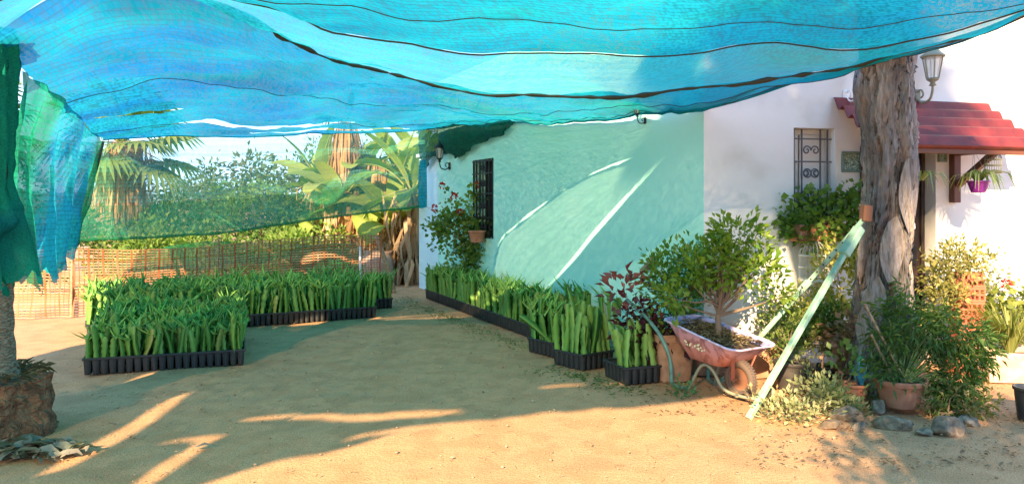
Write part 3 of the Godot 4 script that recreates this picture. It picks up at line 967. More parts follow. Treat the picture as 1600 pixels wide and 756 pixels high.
func left_trunk() -> void:
	var at := W(-3.67, 0, 5.25)
	var t := thing("palm_stump", "bare palm trunk at the left edge, rising from a clod of red earth", "tree trunk", at)
	var mb := MB.new()
	var path := []
	var rad := []
	for i in 40:
		var h := 0.36 + i * 0.062
		path.push_back(Vector3(0.0 + 0.02 * sin(h * 2.0), h, 0))
		rad.push_back(0.2 + 0.06 * exp(-(h - 0.36) * 7.0) + 0.006 * sin(i * 2.2))
	mb.tube(path, rad, 28)
	obj("trunk", mb, M.palm_bark, t)
	# the clod of earth that the roots hold, cut steep on the right
	mb = MB.new()
	var n1 := noise(2.6, 4, FastNoiseLite.TYPE_SIMPLEX_SMOOTH, 51)
	var rows := []
	for i in 26:
		var v := i / 25.0
		var row := PackedVector3Array()
		for j in 56:
			var a := TAU * j / 56.0
			var dir := Vector3(cos(a), 0, -sin(a))
			var r := 0.47 - 0.06 * v if v < 0.72 else lerpf(0.427, 0.0, (v - 0.72) / 0.28)
			var h := 0.40 * minf(v / 0.72, 1.0) + 0.03 * maxf(0.0, v - 0.72)
			var p := dir * r + Vector3(0, h - 0.03, 0)
			var d := 0.09 * n1.get_noise_3dv(p * 1.0) + 0.035 * n1.get_noise_3dv(p * 3.5 + Vector3.ONE * 4.0)
			row.push_back(p + dir * d * (1.0 if v < 0.72 else (1.0 - v) / 0.28) + Vector3(0, d * 0.35 * v, 0))
		rows.push_back(row)
	mb.grid(rows, true)
	obj("root_clod", mb, M.clod_earth, t)
	R.seed = 61
	mb = MB.new()
	for i in 380:
		var a := rr(0, TAU)
		var r := rr(0.18, 0.42)
		mb.col = Color(0.14, 0.13, 0.07).lerp(Color(0.3, 0.26, 0.17), R.randf())
		mb.leaf(Vector3(r * cos(a), 0.38 + rr(0.0, 0.05), r * sin(a)), (rv() + Vector3(cos(a), 0.1, sin(a))).normalized(), Vector3.UP, rr(0.03, 0.11), rr(0.006, 0.03), 0.4)
	obj("dry_litter", mb, M.dry_leaf, t, "stuff")

	# green net wound round the trunk
	t = thing("net_wrap", "green shade net wound and knotted round the left palm trunk", "shade net", at)
	rows = []
	var fn := noise(1.0, 3, FastNoiseLite.TYPE_SIMPLEX_SMOOTH, 52)
	for i in 70:
		var v := i / 69.0
		var h := 0.90 + 1.85 * v
		var row := PackedVector3Array()
		for j in 73:
			var a := TAU * j / 72.0
			var knot := exp(-pow((h - 1.42 - 0.12 * sin(a + 0.5)) / 0.12, 2.0)) * 0.10 + exp(-pow((h - 1.22 - 0.2 * cos(a)) / 0.05, 2.0)) * 0.05
			var r := 0.212 + knot * 0.6 + 0.015 * smoothstep(1.6, 2.6, h) + (0.008 + 0.014 * smoothstep(1.3, 2.2, h)) * (sin(a * 14.0 + h * 2.0 + 2.0 * fn.get_noise_2d(h * 1.5, a)) + fn.get_noise_2d(cos(a) * 3.0 + 7.0, h * 3.0 + sin(a) * 3.0) * 1.5)
			r += 0.008 * sin(h * 55.0 + 3.0 * sin(a * 2.0)) * (1.0 - smoothstep(1.1, 1.4, h))
			row.push_back(Vector3(r * cos(a), h + 0.02 * sin(a * 5.0 + 1.0), -r * sin(a)))
		rows.push_back(row)
	net_sheet("cloth", rows, M.green_net, t, "", 0.4, 0.16)
	rows = []
	for i in 14:
		var v := i / 13.0
		var row := PackedVector3Array()
		for j in 20:
			var u := j / 19.0
			var a := -0.5 + u * 1.7
			var r := 0.26 + 0.03 * sin(u * 7.0 + v * 2.0) + 0.12 * v * (0.5 + 0.5 * sin(u * 11.0))
			row.push_back(Vector3(r * cos(a), 1.52 - 0.46 * v - 0.1 * u * v, r * sin(a)))
		rows.push_back(row)
	net_sheet("loose_flap", rows, M.green_net, t, "flap", 0.4, 0.16)

# ---------- black seedling trays full of cactus cuttings
func cutting_mesh(sd: int, h: float, shoots: int, fresh: bool) -> ArrayMesh:
	R.seed = 900 + sd
	var mb := MB.new()
	var tone := Color(0.12, 0.34, 0.06).lerp(Color(0.24, 0.50, 0.11), R.randf()) if not fresh else Color(0.19, 0.42, 0.08).lerp(Color(0.30, 0.52, 0.13), R.randf())
	if sd == 6: tone = Color(0.34, 0.40, 0.10)
	stem(mb, Vector3.ZERO, (Vector3.UP + Vector3(rr(-0.10, 0.10), 0, rr(-0.10, 0.10))).normalized(), h, 0.036, tone, rr(-0.06, 0.06), true)
	for i in shoots:
		var b := Vector3(rr(-0.015, 0.015), h * rr(0.80, 0.98), rr(-0.015, 0.015))
		var d := (Vector3.UP * rr(0.5, 1.2) + Vector3(rr(-0.7, 0.7), 0, rr(-0.7, 0.7))).normalized()
		stem(mb, b, d, rr(0.06, 0.26), rr(0.012, 0.02), tone.lerp(Color(0.30, 0.60, 0.12), rr(0.3, 0.9)), rr(-0.1, 0.1), false)
	return mb.mesh(M.cactus_skin)

func stem(mb: MB, a: Vector3, d: Vector3, l: float, r: float, c: Color, bow: float, blunt: bool) -> void:
	# three thin wings with a scalloped edge
	var x := d.cross(Vector3(0.3, 0.2, 0.9)).normalized()
	var y := d.cross(x)
	var turn := R.randf() * TAU
	var rows := []
	var n := 9 if blunt else 6
	var k0 := mb.v.size()
	for i in n:
		var f := float(i) / (n - 1)
		var p := a + d * l * f + x * bow * l * sin(f * 2.6) - Vector3.UP * (0.0 if blunt else 0.06 * l * f * f)
		var env: float = (0.75 + 0.35 * sin(f * 2.4)) * (1.0 + 0.16 * (1.0 if i % 2 else -1.0)) if blunt else (1.0 - pow(f, 2.0) * 0.93) * (0.9 + 0.2 * (i % 2))
		if blunt and i == n - 1: env *= 0.72
		var row := PackedVector3Array()
		for s in 6:
			var ang := turn + TAU * s / 6.0 + f * 0.4
			var q: float = r * env if s % 2 == 0 else r * 0.26
			row.push_back(p + (x * cos(ang) + y * sin(ang)) * q)
		rows.push_back(row)
	mb.grid(rows, true)
	for i in n:
		for s in 6: mb.c[k0 + i * 6 + s] = c.lerp(Color(0.30, 0.42, 0.12), (0.25 if s % 2 == 0 else 0.0) + 0.12 * i / n)
	mb.col = Color(0.42, 0.46, 0.2) if blunt else c
	var cap := []
	for p in rows[n - 1]: cap.push_back(p)
	mb.poly([cap[0], cap[1], cap[2]], d); mb.poly([cap[2], cap[3], cap[4]], d); mb.poly([cap[4], cap[5], cap[0]], d); mb.poly([cap[0], cap[2], cap[4]], d)
	mb.col = Color.WHITE

var cuts := []          # cutting meshes with long shoots
var cuts_cut := []      # freshly cut ones
var cell_mesh: ArrayMesh
var tray_no := 0

func tray(label: String, corner: Vector3, yaw: float, nx: int, nz: int, h: float, near: bool, fresh := false, lean := 0.0, fill := 1.0) -> void:
	# corner: the near left foot; x to the right along the front, -z away
	var pitch := 0.07
	var t := thing("seedling_tray", label, "seedling tray", corner, yaw, "black trays of cactus cuttings")
	var w := nx * pitch
	var d := nz * pitch
	var H := 0.145
	R.seed = 300 + tray_no
	tray_no += 1
	# rim: a sheet with a raised lip
	var mb := MB.new()
	for q in [[w * 0.5, -0.004, w + 0.02, 0.016], [w * 0.5, -d + 0.004, w + 0.02, 0.016]]: mb.bx(Vector3(q[0], H, q[1]), Vector3(q[2], 0.022, q[3]), 0.004)
	for x in [-0.002, w + 0.002]: mb.bx(Vector3(x, H, -d * 0.5), Vector3(0.016, 0.022, d - 0.026), 0.004)
	obj("rim", mb, M.black_plastic, t)
	mb = MB.new()
	mb.bx(Vector3(w * 0.5, H - 0.02, -d * 0.5), Vector3(w - 0.02, 0.02, d - 0.03))
	obj("soil", mb, M.potting_soil, t)
	mb = MB.new()
	var inner := []
	for i in nx:
		for k in nz:
			var edge := k == 0 or i == 0 or i == nx - 1
			var xf := Transform3D(Basis(), Vector3((i + 0.5) * pitch, 0, -(k + 0.5) * pitch))
			if edge and near: put("cell", cell_mesh, t, xf)
			elif edge: inner.push_back(xf)
	if inner.size(): many("cell_block", cell_mesh, inner, [], t)
	var rest := []
	var tint := []
	for k in nz:
		for i in nx:
			if R.randf() > fill: continue
			var set: Array = cuts_cut if fresh else cuts
			var q: int = R.randi() % set.size()
			var s := h * rr(0.70, 1.15) / 0.45
			var b := Basis(Vector3.RIGHT, rr(-0.08, 0.08)) * Basis(Vector3.BACK, rr(-0.16, 0.16) + lean * rr(0.3, 1.0)) * Basis(Vector3.UP, R.randf() * TAU)
			var xf := Transform3D(b.scaled(Vector3(lerpf(1.0, s, 0.4), s, lerpf(1.0, s, 0.4))), Vector3((i + 0.5) * pitch + rr(-0.015, 0.015), H - 0.02, -(k + 0.5) * pitch + rr(-0.015, 0.015)))
			if near and (k == 0 or (i == 0 and k < 3) or (fresh and k < 3)): put("cutting", set[q], t, xf)
			else:
				rest.push_back(xf)
				var g := rr(0.75, 1.25)
				tint.push_back([q, xf, Color(g * rr(0.75, 1.05), g, g)])
	# the cuttings further in, one mass for each kind of shoot
	var by := {}
	for e in tint:
		if not by.has(e[0]): by[e[0]] = [[], []]
		by[e[0]][0].push_back(e[1]); by[e[0]][1].push_back(e[2])
	for q in by: many("inner_cutting_mass", (cuts_cut if fresh else cuts)[q], by[q][0], by[q][1], t)

func trays() -> void:
	for i in 10: cuts.push_back(cutting_mesh(i, 0.45, [2, 3, 4, 1, 3, 2, 2, 5, 0, 3][i], false))
	for i in 5: cuts_cut.push_back(cutting_mesh(40 + i, 0.45, 0, i % 2 == 0))
	var mb := MB.new()
	var rows := []
	for q in [[0.0, 0.021], [0.012, 0.024], [0.13, 0.031], [0.145, 0.031]]:
		var row := PackedVector3Array()
		for p in [[1, 1], [1, 0.0], [1, -1], [-1, -1], [-1, 1]]: row.push_back(Vector3(p[0] * q[1], q[0], p[1] * q[1]))
		rows.push_back(row)
	for row in rows: row.remove_at(1)
	mb.grid(rows, true)
	for i in mb.n.size(): mb.n[i] = mb.n[i]
	mb.bx(Vector3(0, 0.06, 0.027), Vector3(0.006, 0.115, 0.006))
	cell_mesh = mb.mesh(M.black_plastic)
	var e1 := Vector3(0.903, 0, -0.429)
	var e2 := Vector3(-0.429, 0, -0.903)
	var yaw := atan2(0.429, 0.903)
	# left, nearest block: two trays across, five rows
	var rown := ["front", "second", "third", "fourth", "fifth"]
	var yb := 0.345
	var f1 := Vector3(cos(yb), 0, -sin(yb))
	var f2 := Vector3(-sin(yb), 0, -cos(yb))
	for r in 4:
		for c in 2:
			tray("tray of cactus cuttings, near left block, %s row, %s" % [rown[r], ["left one by the trunk" if r == 0 else "left one", "right one"][c]],
				W(-3.93, 0, 7.02) + f1 * (0.70 * c) + f2 * (0.45 * r), yb, 10, 6, 0.29 if r == 0 else 0.33, r == 0, false, 0.0, 1.0 if r == 0 else 0.85)
	# left, far block
	var o := W(-3.92, 0, 7.0)
	for r in 3:
		for c in 5:
			tray("tray of cactus cuttings, far left block, %s row, %s from right end" % [rown[r], ["fifth", "fourth", "third", "second", "first"][c]],
				o + e1 * (-0.12 + 0.71 * c) + e2 * (2.30 + 0.45 * r + 0.03 * c), yaw + 0.06, 10, 6, 0.36 + 0.02 * r, r == 0, false, 0.0, 1.0 if r == 0 else 0.8)
	tray("small tray of cactus cuttings right of the far left block by the stake", o + e1 * 3.55 + e2 * 3.3, yaw, 5, 6, 0.37, false)
	# right, along the side wall, from the near end
	var p := W(0.27, 0, 8.85)
	var dir := (W(-1.62, 0, 13.3) - p).normalized()
	var ord := ["first", "second", "third", "fourth", "fifth", "sixth"]
	for c in 6:
		var at := p + dir * (0.74 * (c + 1))
		tray("tray of cactus cuttings along the side wall, %s from the near end" % ord[c], at, atan2(dir.z, -dir.x), 10, 6, 0.37, true, false, 0.0, 0.85)
	tray("black tray of cactus cuttings against the side wall, behind the small near trays", p + e1 * 0.52 + e2 * -0.25, yaw, 6, 9, 0.44, false)
	tray("black tray of tall cactus cuttings against the side wall, left of the red leaved plant", p + e1 * 0.62 + e2 * -1.0, yaw, 6, 9, 0.44, false)
	tray("small tray of leaning cactus cuttings at the near end of the wall row", W(0.42, 0, 7.84), yaw + 0.2, 5, 6, 0.42, true, false, 0.1)
	tray("small black tray of pale stubby cactus cuttings, middle one of three near the wheelbarrow", W(0.66, 0, 7.2), yaw + 0.22, 6, 6, 0.43, true, true, 0.05, 0.8)
	tray("small black tray of fanned cactus cuttings beside the tall tan planter", W(0.98, 0, 6.62), yaw - 0.1, 5, 6, 0.42, true, true, 0.35, 0.6)
	# a cutting that has slid out over the rim
	var fb := thing("fallen_cutting", "pale cactus cutting fallen slantwise over the near rim of the wall row", "cactus cutting", W(0.42, 0.13, 7.9))
	fb.basis = Basis(Vector3.BACK, 0.9) * Basis(Vector3.RIGHT, -0.1)
	put("stem", cuts_cut[1], fb)

# ---------- plants
func tones(a: Color, b: Color) -> Array: return [a, b]

# leaves round clumps that fill the blobs [centre, radius]; twigs run from the first base to the clumps
func foliage(mb: MB, blobs: Array, count: int, l0: float, l1: float, ratio: float, ca: Color, cb: Color, rise := 0.25, droop := 0.15, clump := 1.8, per := 22) -> Array:
	var vol := []
	var sum := 0.0
	for b in blobs:
		var r: Vector3 = b[1]
		sum += pow(r.x * r.y * r.z, 0.75)
		vol.push_back(sum)
	var centres := []
	for i in maxi(3, count / per):
		var q := R.randf() * sum
		var k := 0
		while k < vol.size() - 1 and vol[k] < q: k += 1
		var dir := rv()
		centres.push_back([blobs[k][0] + dir * blobs[k][1] * pow(R.randf(), 0.38), dir, R.randf()])
	for i in count:
		var c: Array = centres[R.randi() % centres.size()]
		var off := rv() * pow(R.randf(), 0.6)
		var p: Vector3 = c[0] + off * l1 * clump
		var d: Vector3 = (off * 0.9 + c[1] * 0.5 + Vector3.UP * rise + rv() * 0.5).normalized()
		var up := (Vector3.UP * 0.8 + rv() * 0.7).normalized()
		var l := rr(l0, l1)
		mb.col = ca.lerp(cb, clampf(c[2] * 0.65 + R.randf() * 0.45, 0, 1))
		mb.leaf(p, d, up, l, l * ratio * rr(0.8, 1.15), droop)
	return centres

func twigs(mb: MB, base: Vector3, centres: Array, every: int, r: float, low := 0.35) -> void:
	for i in range(0, centres.size(), every):
		var e: Vector3 = centres[i][0]
		var m := base.lerp(e, 0.5) + Vector3(0, base.distance_to(e) * low * 0.3, 0) + rv() * 0.03
		mb.tube([base, base.lerp(m, 0.6), m, e], [r, r * 0.75, r * 0.5, r * 0.2], 5, false)

func round_pot(t: Node3D, r0: float, r1: float, h: float, m: Material, lip := 0.02, at := Vector3.ZERO) -> void:
	var mb := MB.new()
	mb.lathe([Vector2(0.0, 0.0), Vector2(r0 - 0.008, 0.0), Vector2(r0, 0.008), Vector2(lerpf(r0, r1, 0.8), h * 0.78), Vector2(r1 - 0.004, h - lip * 2.0), Vector2(r1 + lip * 0.55, h - lip * 1.9), Vector2(r1 + lip * 0.6, h - 0.005), Vector2(r1 + lip * 0.4, h), Vector2(r1 - 0.012, h), Vector2(r1 - 0.02, h - 0.05), Vector2(0.0, h - 0.045)], 28, at)
	obj("pot", mb, m, t)
	mb = MB.new()
	mb.lathe([Vector2(r1 - 0.014, h - 0.04), Vector2(r1 * 0.5, h - 0.025), Vector2(0.0, h - 0.02)], 20, at, 0.02)
	obj("soil", mb, M.potting_soil, t)

func plant(called: String, label: String, cat: String, at: Vector3, blobs: Array, count: int, l0: float, l1: float, ratio: float, ca: Color, cb: Color, m := "leaf", rise := 0.25, droop := 0.15, twig := 4, base := Vector3(0, 0.02, 0), group := "") -> Node3D:
	var t := thing(called, label, cat, at, 0.0, group)
	var mb := MB.new()
	var cs := foliage(mb, blobs, count, l0, l1, ratio, ca, cb, rise, droop)
	obj("foliage", mb, M[m], t, "stuff")
	if twig:
		mb = MB.new()
		twigs(mb, base, cs, twig, 0.009)
		obj("stem", mb, M.twig_bark, t)
	return t

func fan_leaf(mb: MB, base: Vector3, d: Vector3, stalk: float, r: float, n: int, droop: float) -> void:
	# a fan palm leaf: a stalk and a half disc of split ribs
	var side := d.cross(Vector3.UP)
	side = Vector3.RIGHT if side.length() < 0.05 else side.normalized()
	var hub := base + d * stalk - Vector3.UP * droop * stalk * 0.3
	mb.tube([base, base.lerp(hub, 0.5) + Vector3.UP * 0.04 * stalk, hub], [0.022, 0.016, 0.01], 5, false)
	var up := side.cross(d).normalized()
	for i in n:
		var a := lerpf(-1.9, 1.9, float(i) / (n - 1))
		var q := (d * cos(a) + side * sin(a) + up * 0.12).normalized()
		var l := r * (0.75 + 0.25 * cos(a * 0.7)) * rr(0.92, 1.05)
		var e := hub + q * l
		var path := [hub, hub + q * l * 0.45, hub + q * l * 0.75 - Vector3.UP * droop * l * 0.16, e - Vector3.UP * droop * l * 0.55]
		var w := r * 3.6 / n
		mb.blade(path, [w * 0.25, w, w * 0.55, 0.004], up, 0.25)

func palm(called: String, label: String, at: Vector3, h: float, r: float, crown: float, n: int, skirt: float, ca: Color, cb: Color, lean := Vector3.ZERO, group := "") -> Node3D:
	var t := thing(called, label, "palm tree", at, 0.0, group)
	var mb := MB.new()
	var path := []
	var rad := []
	for i in 24:
		var f := i / 23.0
		path.push_back(Vector3(0.06 * sin(f * 2.0), h * f, 0.05 * f) + lean * f)
		rad.push_back(r * (1.25 - 0.3 * f + 0.03 * (i % 2)))
	mb.tube(path, rad, 14)
	obj("trunk", mb, M.palm_bark, t)
	var top := Vector3(0.06 * sin(2.0), h, 0.05) + lean
	for i in n:
		mb = MB.new()
		var a := TAU * i * 0.382
		var f := float(i) / n
		var el := lerpf(1.25, -0.45, f) + rr(-0.12, 0.12)
		var d := Vector3(cos(a) * cos(el), sin(el), sin(a) * cos(el)).normalized()
		mb.col = ca.lerp(cb, R.randf())
		fan_leaf(mb, top, d, crown * rr(0.42, 0.55), crown * rr(0.5, 0.6), 22, 0.35 + 0.5 * f)
		obj("frond", mb, M.leaf, t)
	if skirt > 0.0:
		mb = MB.new()
		for i in 950:
			var a := R.randf() * TAU
			var y := h + 0.05 - R.randf() * skirt * 0.75
			var o := Vector3(cos(a), 0, sin(a))
			var q := r * rr(0.8, 3.1)
			mb.col = Color(0.34, 0.19, 0.08).lerp(Color(0.68, 0.46, 0.22), R.randf())
			var b := Vector3(0.05, y, 0.03) + lean * (y / h) + o * q
			var l := skirt * rr(0.2, 0.45)
			mb.blade([b, b + (o * 0.12 - Vector3.UP * 0.5) * l, b + (o * 0.10 - Vector3.UP) * l], [0.02, 0.05, 0.01], o, 0.2)
		obj("dead_frond_skirt", mb, M.dry_leaf, t, "stuff")
	return t

func banana(label: String, at: Vector3, h: float, n: int, sd: int, lit: float) -> void:
	R.seed = sd
	var t := thing("banana_plant", label, "banana plant", at, 0.0, "banana plants behind the yard")
	var mb := MB.new()
	mb.tube([Vector3.ZERO, Vector3(0.03, h * 0.3, 0), Vector3(0.05, h * 0.55, 0.02)], [0.10, 0.085, 0.06], 12)
	obj("trunk", mb, M.weathered_wood, t)
	for i in n:
		mb = MB.new()
		var a := TAU * i * 0.382 + rr(-0.3, 0.3)
		var f := float(i) / n
		var el := lerpf(1.4, 0.45, f) + rr(-0.2, 0.2)
		var o := Vector3(cos(a), 0, sin(a))
		var l := rr(1.0, 1.6)
		var b := Vector3(0.05, h * (0.45 + 0.12 * (1.0 - f)), 0.02)
		var path := []
		var p := b
		var e := el
		for k in 19:
			path.push_back(p)
			p += (o * cos(e) + Vector3.UP * sin(e)) * l / 17.0
			e -= 0.025 + rr(0.04, 0.14) * f + 0.008 * k * f
		var ws := []
		var wide := rr(0.38, 0.6)
		for k in 19: ws.push_back(0.035 if k < 3 else wide * pow(sin(PI * clampf((k - 2.5) / 16.0, 0.0, 1.0)), 0.55) * (rr(0.78, 1.0) if k % 2 else rr(0.9, 1.0)) + 0.01)
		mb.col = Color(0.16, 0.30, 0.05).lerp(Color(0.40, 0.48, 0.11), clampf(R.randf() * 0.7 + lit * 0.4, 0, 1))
		mb.blade(path, ws, (Vector3.UP + o * -0.2 + rv() * 0.35).normalized(), 0.18)
		# the pale midrib
		mb.col = Color(0.4, 0.45, 0.16)
		var rib := []
		for k in 9: rib.push_back(path[k * 2] - Vector3.UP * 0.008)
		mb.tube(rib, [0.028, 0.026, 0.022, 0.02, 0.016, 0.014, 0.011, 0.008, 0.005], 5, false)
		obj("leaf_blade", mb, M.soft_leaf, t)
	# old leaves hang brown against the stem
	mb = MB.new()
	for i in 190:
		var a := R.randf() * TAU
		var o := Vector3(cos(a), 0, sin(a))
		var b := Vector3(0.04, h * rr(0.12, 0.62), 0) + o * rr(0.02, 0.22)
		var l := rr(0.5, 1.1)
		mb.col = Color(0.34, 0.21, 0.10).lerp(Color(0.74, 0.60, 0.40), R.randf())
		var s := rv() * 0.15
		mb.blade([b, b + (o * 0.35 - Vector3.UP * 0.2 + s) * l, b + (o * 0.42 - Vector3.UP * 0.65) * l, b + (o * 0.34 - Vector3.UP) * l], [0.015, rr(0.03, 0.08), rr(0.03, 0.1), 0.01], o, rr(-0.5, 0.5))
	obj("dry_leaf_mass", mb, M.dry_leaf, t, "stuff")

func big_shrub(called: String, label: String, at: Vector3, blobs: Array, count: int, leaf_len: float, ca: Color, cb: Color, cat := "shrub", group := "") -> Node3D:
	var t := thing(called, label, cat, at, 0.0, group)
	var mb := MB.new()
	var cs := foliage(mb, blobs, count, leaf_len * 0.6, leaf_len, 0.5, ca, cb, 0.2, 0.2, 2.2, 18)
	obj("crown", mb, M.soft_leaf, t, "stuff")
	mb = MB.new()
	twigs(mb, Vector3(0, 0.0, 0), cs, 14, 0.035, 0.2)
	obj("trunk", mb, M.twig_bark, t)
	return t

func background() -> void:
	R.seed = 71
	var dg := Color(0.09, 0.19, 0.04)
	var mg := Color(0.18, 0.31, 0.07)
	var lg := Color(0.28, 0.36, 0.08)
	# palms
	palm("fan_palm", "fan palm with a skirt of dead orange fronds, seen through the back net", P(186, 0, 17.5) * Vector3(1, 0, 1), 3.0, 0.2, 1.9, 22, 1.75, Color(0.2, 0.3, 0.07), Color(0.36, 0.44, 0.14))
	R.seed = 72
	palm("fan_palm", "dusty fan palm at the far left, seen through the net curtain", P(-60, 0, 16.0) * Vector3(1, 0, 1), 3.3, 0.2, 1.6, 24, 1.2, Color(0.10, 0.15, 0.05), Color(0.2, 0.22, 0.09))
	# bananas between the back net and the house
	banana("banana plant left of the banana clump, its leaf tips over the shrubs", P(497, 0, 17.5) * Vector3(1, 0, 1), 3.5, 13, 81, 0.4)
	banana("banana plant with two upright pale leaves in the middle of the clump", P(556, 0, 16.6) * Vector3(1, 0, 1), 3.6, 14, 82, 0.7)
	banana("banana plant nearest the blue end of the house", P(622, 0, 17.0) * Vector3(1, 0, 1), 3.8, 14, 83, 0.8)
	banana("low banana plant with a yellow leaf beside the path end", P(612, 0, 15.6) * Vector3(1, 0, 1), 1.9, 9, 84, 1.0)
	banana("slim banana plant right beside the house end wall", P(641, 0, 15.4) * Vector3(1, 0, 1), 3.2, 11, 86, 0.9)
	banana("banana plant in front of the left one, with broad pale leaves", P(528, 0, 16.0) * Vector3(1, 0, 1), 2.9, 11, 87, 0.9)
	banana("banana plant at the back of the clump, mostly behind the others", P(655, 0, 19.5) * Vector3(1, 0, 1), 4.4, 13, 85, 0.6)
	R.seed = 88
	for q in [[538, 16.2, 3.3, "withered banana stem hung with straw coloured leaves, left in the clump"], [588, 16.4, 2.5, "withered banana stem hung with straw coloured leaves, right in the clump"], [648, 16.0, 2.2, "withered banana stem hung with straw coloured leaves, next to the house"]]:
		var w := palm("withered_banana", q[3], P(q[0], 0, q[1]) * Vector3(1, 0, 1), q[2], 0.085, 0.8, 2, 2.4, Color(0.3, 0.3, 0.1), Color(0.4, 0.36, 0.16))
		tag(w, q[3], "banana plant")
	# shrubs behind the fence
	var spots := [[215, 14.0, 1.25, 1.1, mg, lg, "bright shrub behind the orange fence, left, under the palm"], [285, 14.6, 1.2, 1.1, mg, lg, "bright leafy shrub behind the orange fence below the back net"], [262, 18.5, 1.6, 1.3, dg, mg, "dark green shrub to the right of the palm skirt"], [340, 18.0, 2.2, 1.5, dg, mg, "tall dark shrub in the middle of the hedge, seen through the net"], [408, 17.5, 2.35, 1.5, dg, mg, "tall shrub left of the banana clump, seen through the net"], [455, 16.5, 1.9, 1.2, dg, Color(0.12, 0.22, 0.05), "weeping green shrub at the left foot of the banana clump"], [390, 14.8, 1.0, 1.0, dg, mg, "low dark shrub behind the sagging fence net"], [470, 15.0, 1.1, 0.9, mg, lg, "low bright shrub behind the right part of the fence"], [60, 13.5, 1.6, 1.1, dg, Color(0.14, 0.17, 0.06), "dusty shrub behind the net curtain at the left"], [20, 17.0, 2.6, 1.6, dg, mg, "tall dark shrub at the far left edge"], [690, 22.0, 4.2, 2.2, mg, lg, "tall tree behind the end of the house"], [590, 22.0, 3.6, 1.8, dg, mg, "dark tree behind the banana clump"]]
	for q in spots:
		var h: float = q[2]
		var w: float = q[3]
		var bl := []
		for i in 7: bl.push_back([Vector3(rr(-0.6, 0.6) * w, h * rr(0.3, 0.82), rr(-0.4, 0.4) * w), Vector3(rr(0.3, 0.5) * w, h * rr(0.16, 0.26), rr(0.3, 0.5) * w)])
		big_shrub("shrub", q[6], P(q[0], 0, q[1]) * Vector3(1, 0, 1), bl, 2300, 0.13, q[4], q[5], "shrub" if h < 3 else "tree", "shrubs behind the yard")
	# trees far off
	for q in [[300, 60, 3.2], [345, 75, 4.6], [385, 52, 4.4], [432, 48, 4.6], [468, 64, 5.2], [520, 50, 5.2], [265, 70, 3.6]]:
		var h: float = q[2]
		var bl := []
		for i in 8: bl.push_back([Vector3(rr(-2.2, 2.2), h * rr(0.35, 0.85), rr(-1.2, 1.2)), Vector3(rr(0.8, 1.5), h * rr(0.12, 0.22), 1.0)])
		big_shrub("distant_tree", "pale tree on the skyline %s" % ["beside the palm crown", "in the gap right of the palm", "over the hedge middle", "above the tallest shrub", "left of the banana leaves", "behind the banana leaves", "just right of the palm fronds"][[300, 345, 385, 432, 468, 520, 265].find(q[0])], P(q[0], 0, q[1]) * Vector3(1, 0, 1), bl, 900, 0.5, Color(0.07, 0.12, 0.05), Color(0.15, 0.2, 0.09), "tree", "trees on the skyline")
	# behind the viewer: what shades the front wall and the right of the yard
	R.seed = 73
	palm("fan_palm", "tall fan palm standing behind the viewer, whose shadow reaches the white wall", W(1.3, 0, -5.0), 8.4, 0.14, 1.5, 22, 0.5, Color(0.13, 0.2, 0.05), Color(0.24, 0.3, 0.09), Vector3(-2.5, 0, 0))
	palm("fan_palm", "very tall fan palm far behind the viewer, whose soft shadow reaches the canopy", W(-3.4, 0, -16.5), 13.6, 0.18, 1.6, 20, 0.5, Color(0.13, 0.2, 0.05), Color(0.24, 0.3, 0.09))
	var bl := []
	for i in 9: bl.push_back([Vector3(rr(-0.45, 1.3), rr(2.9, 4.3), rr(-0.6, 0.6)), Vector3(rr(0.4, 0.6), rr(0.35, 0.5), rr(0.4, 0.6))])
	big_shrub("tree", "leafy tree behind the viewer at the right that shades the stone bed", W(0.55, 0, -2.5), bl, 5000, 0.13, dg, mg, "tree")

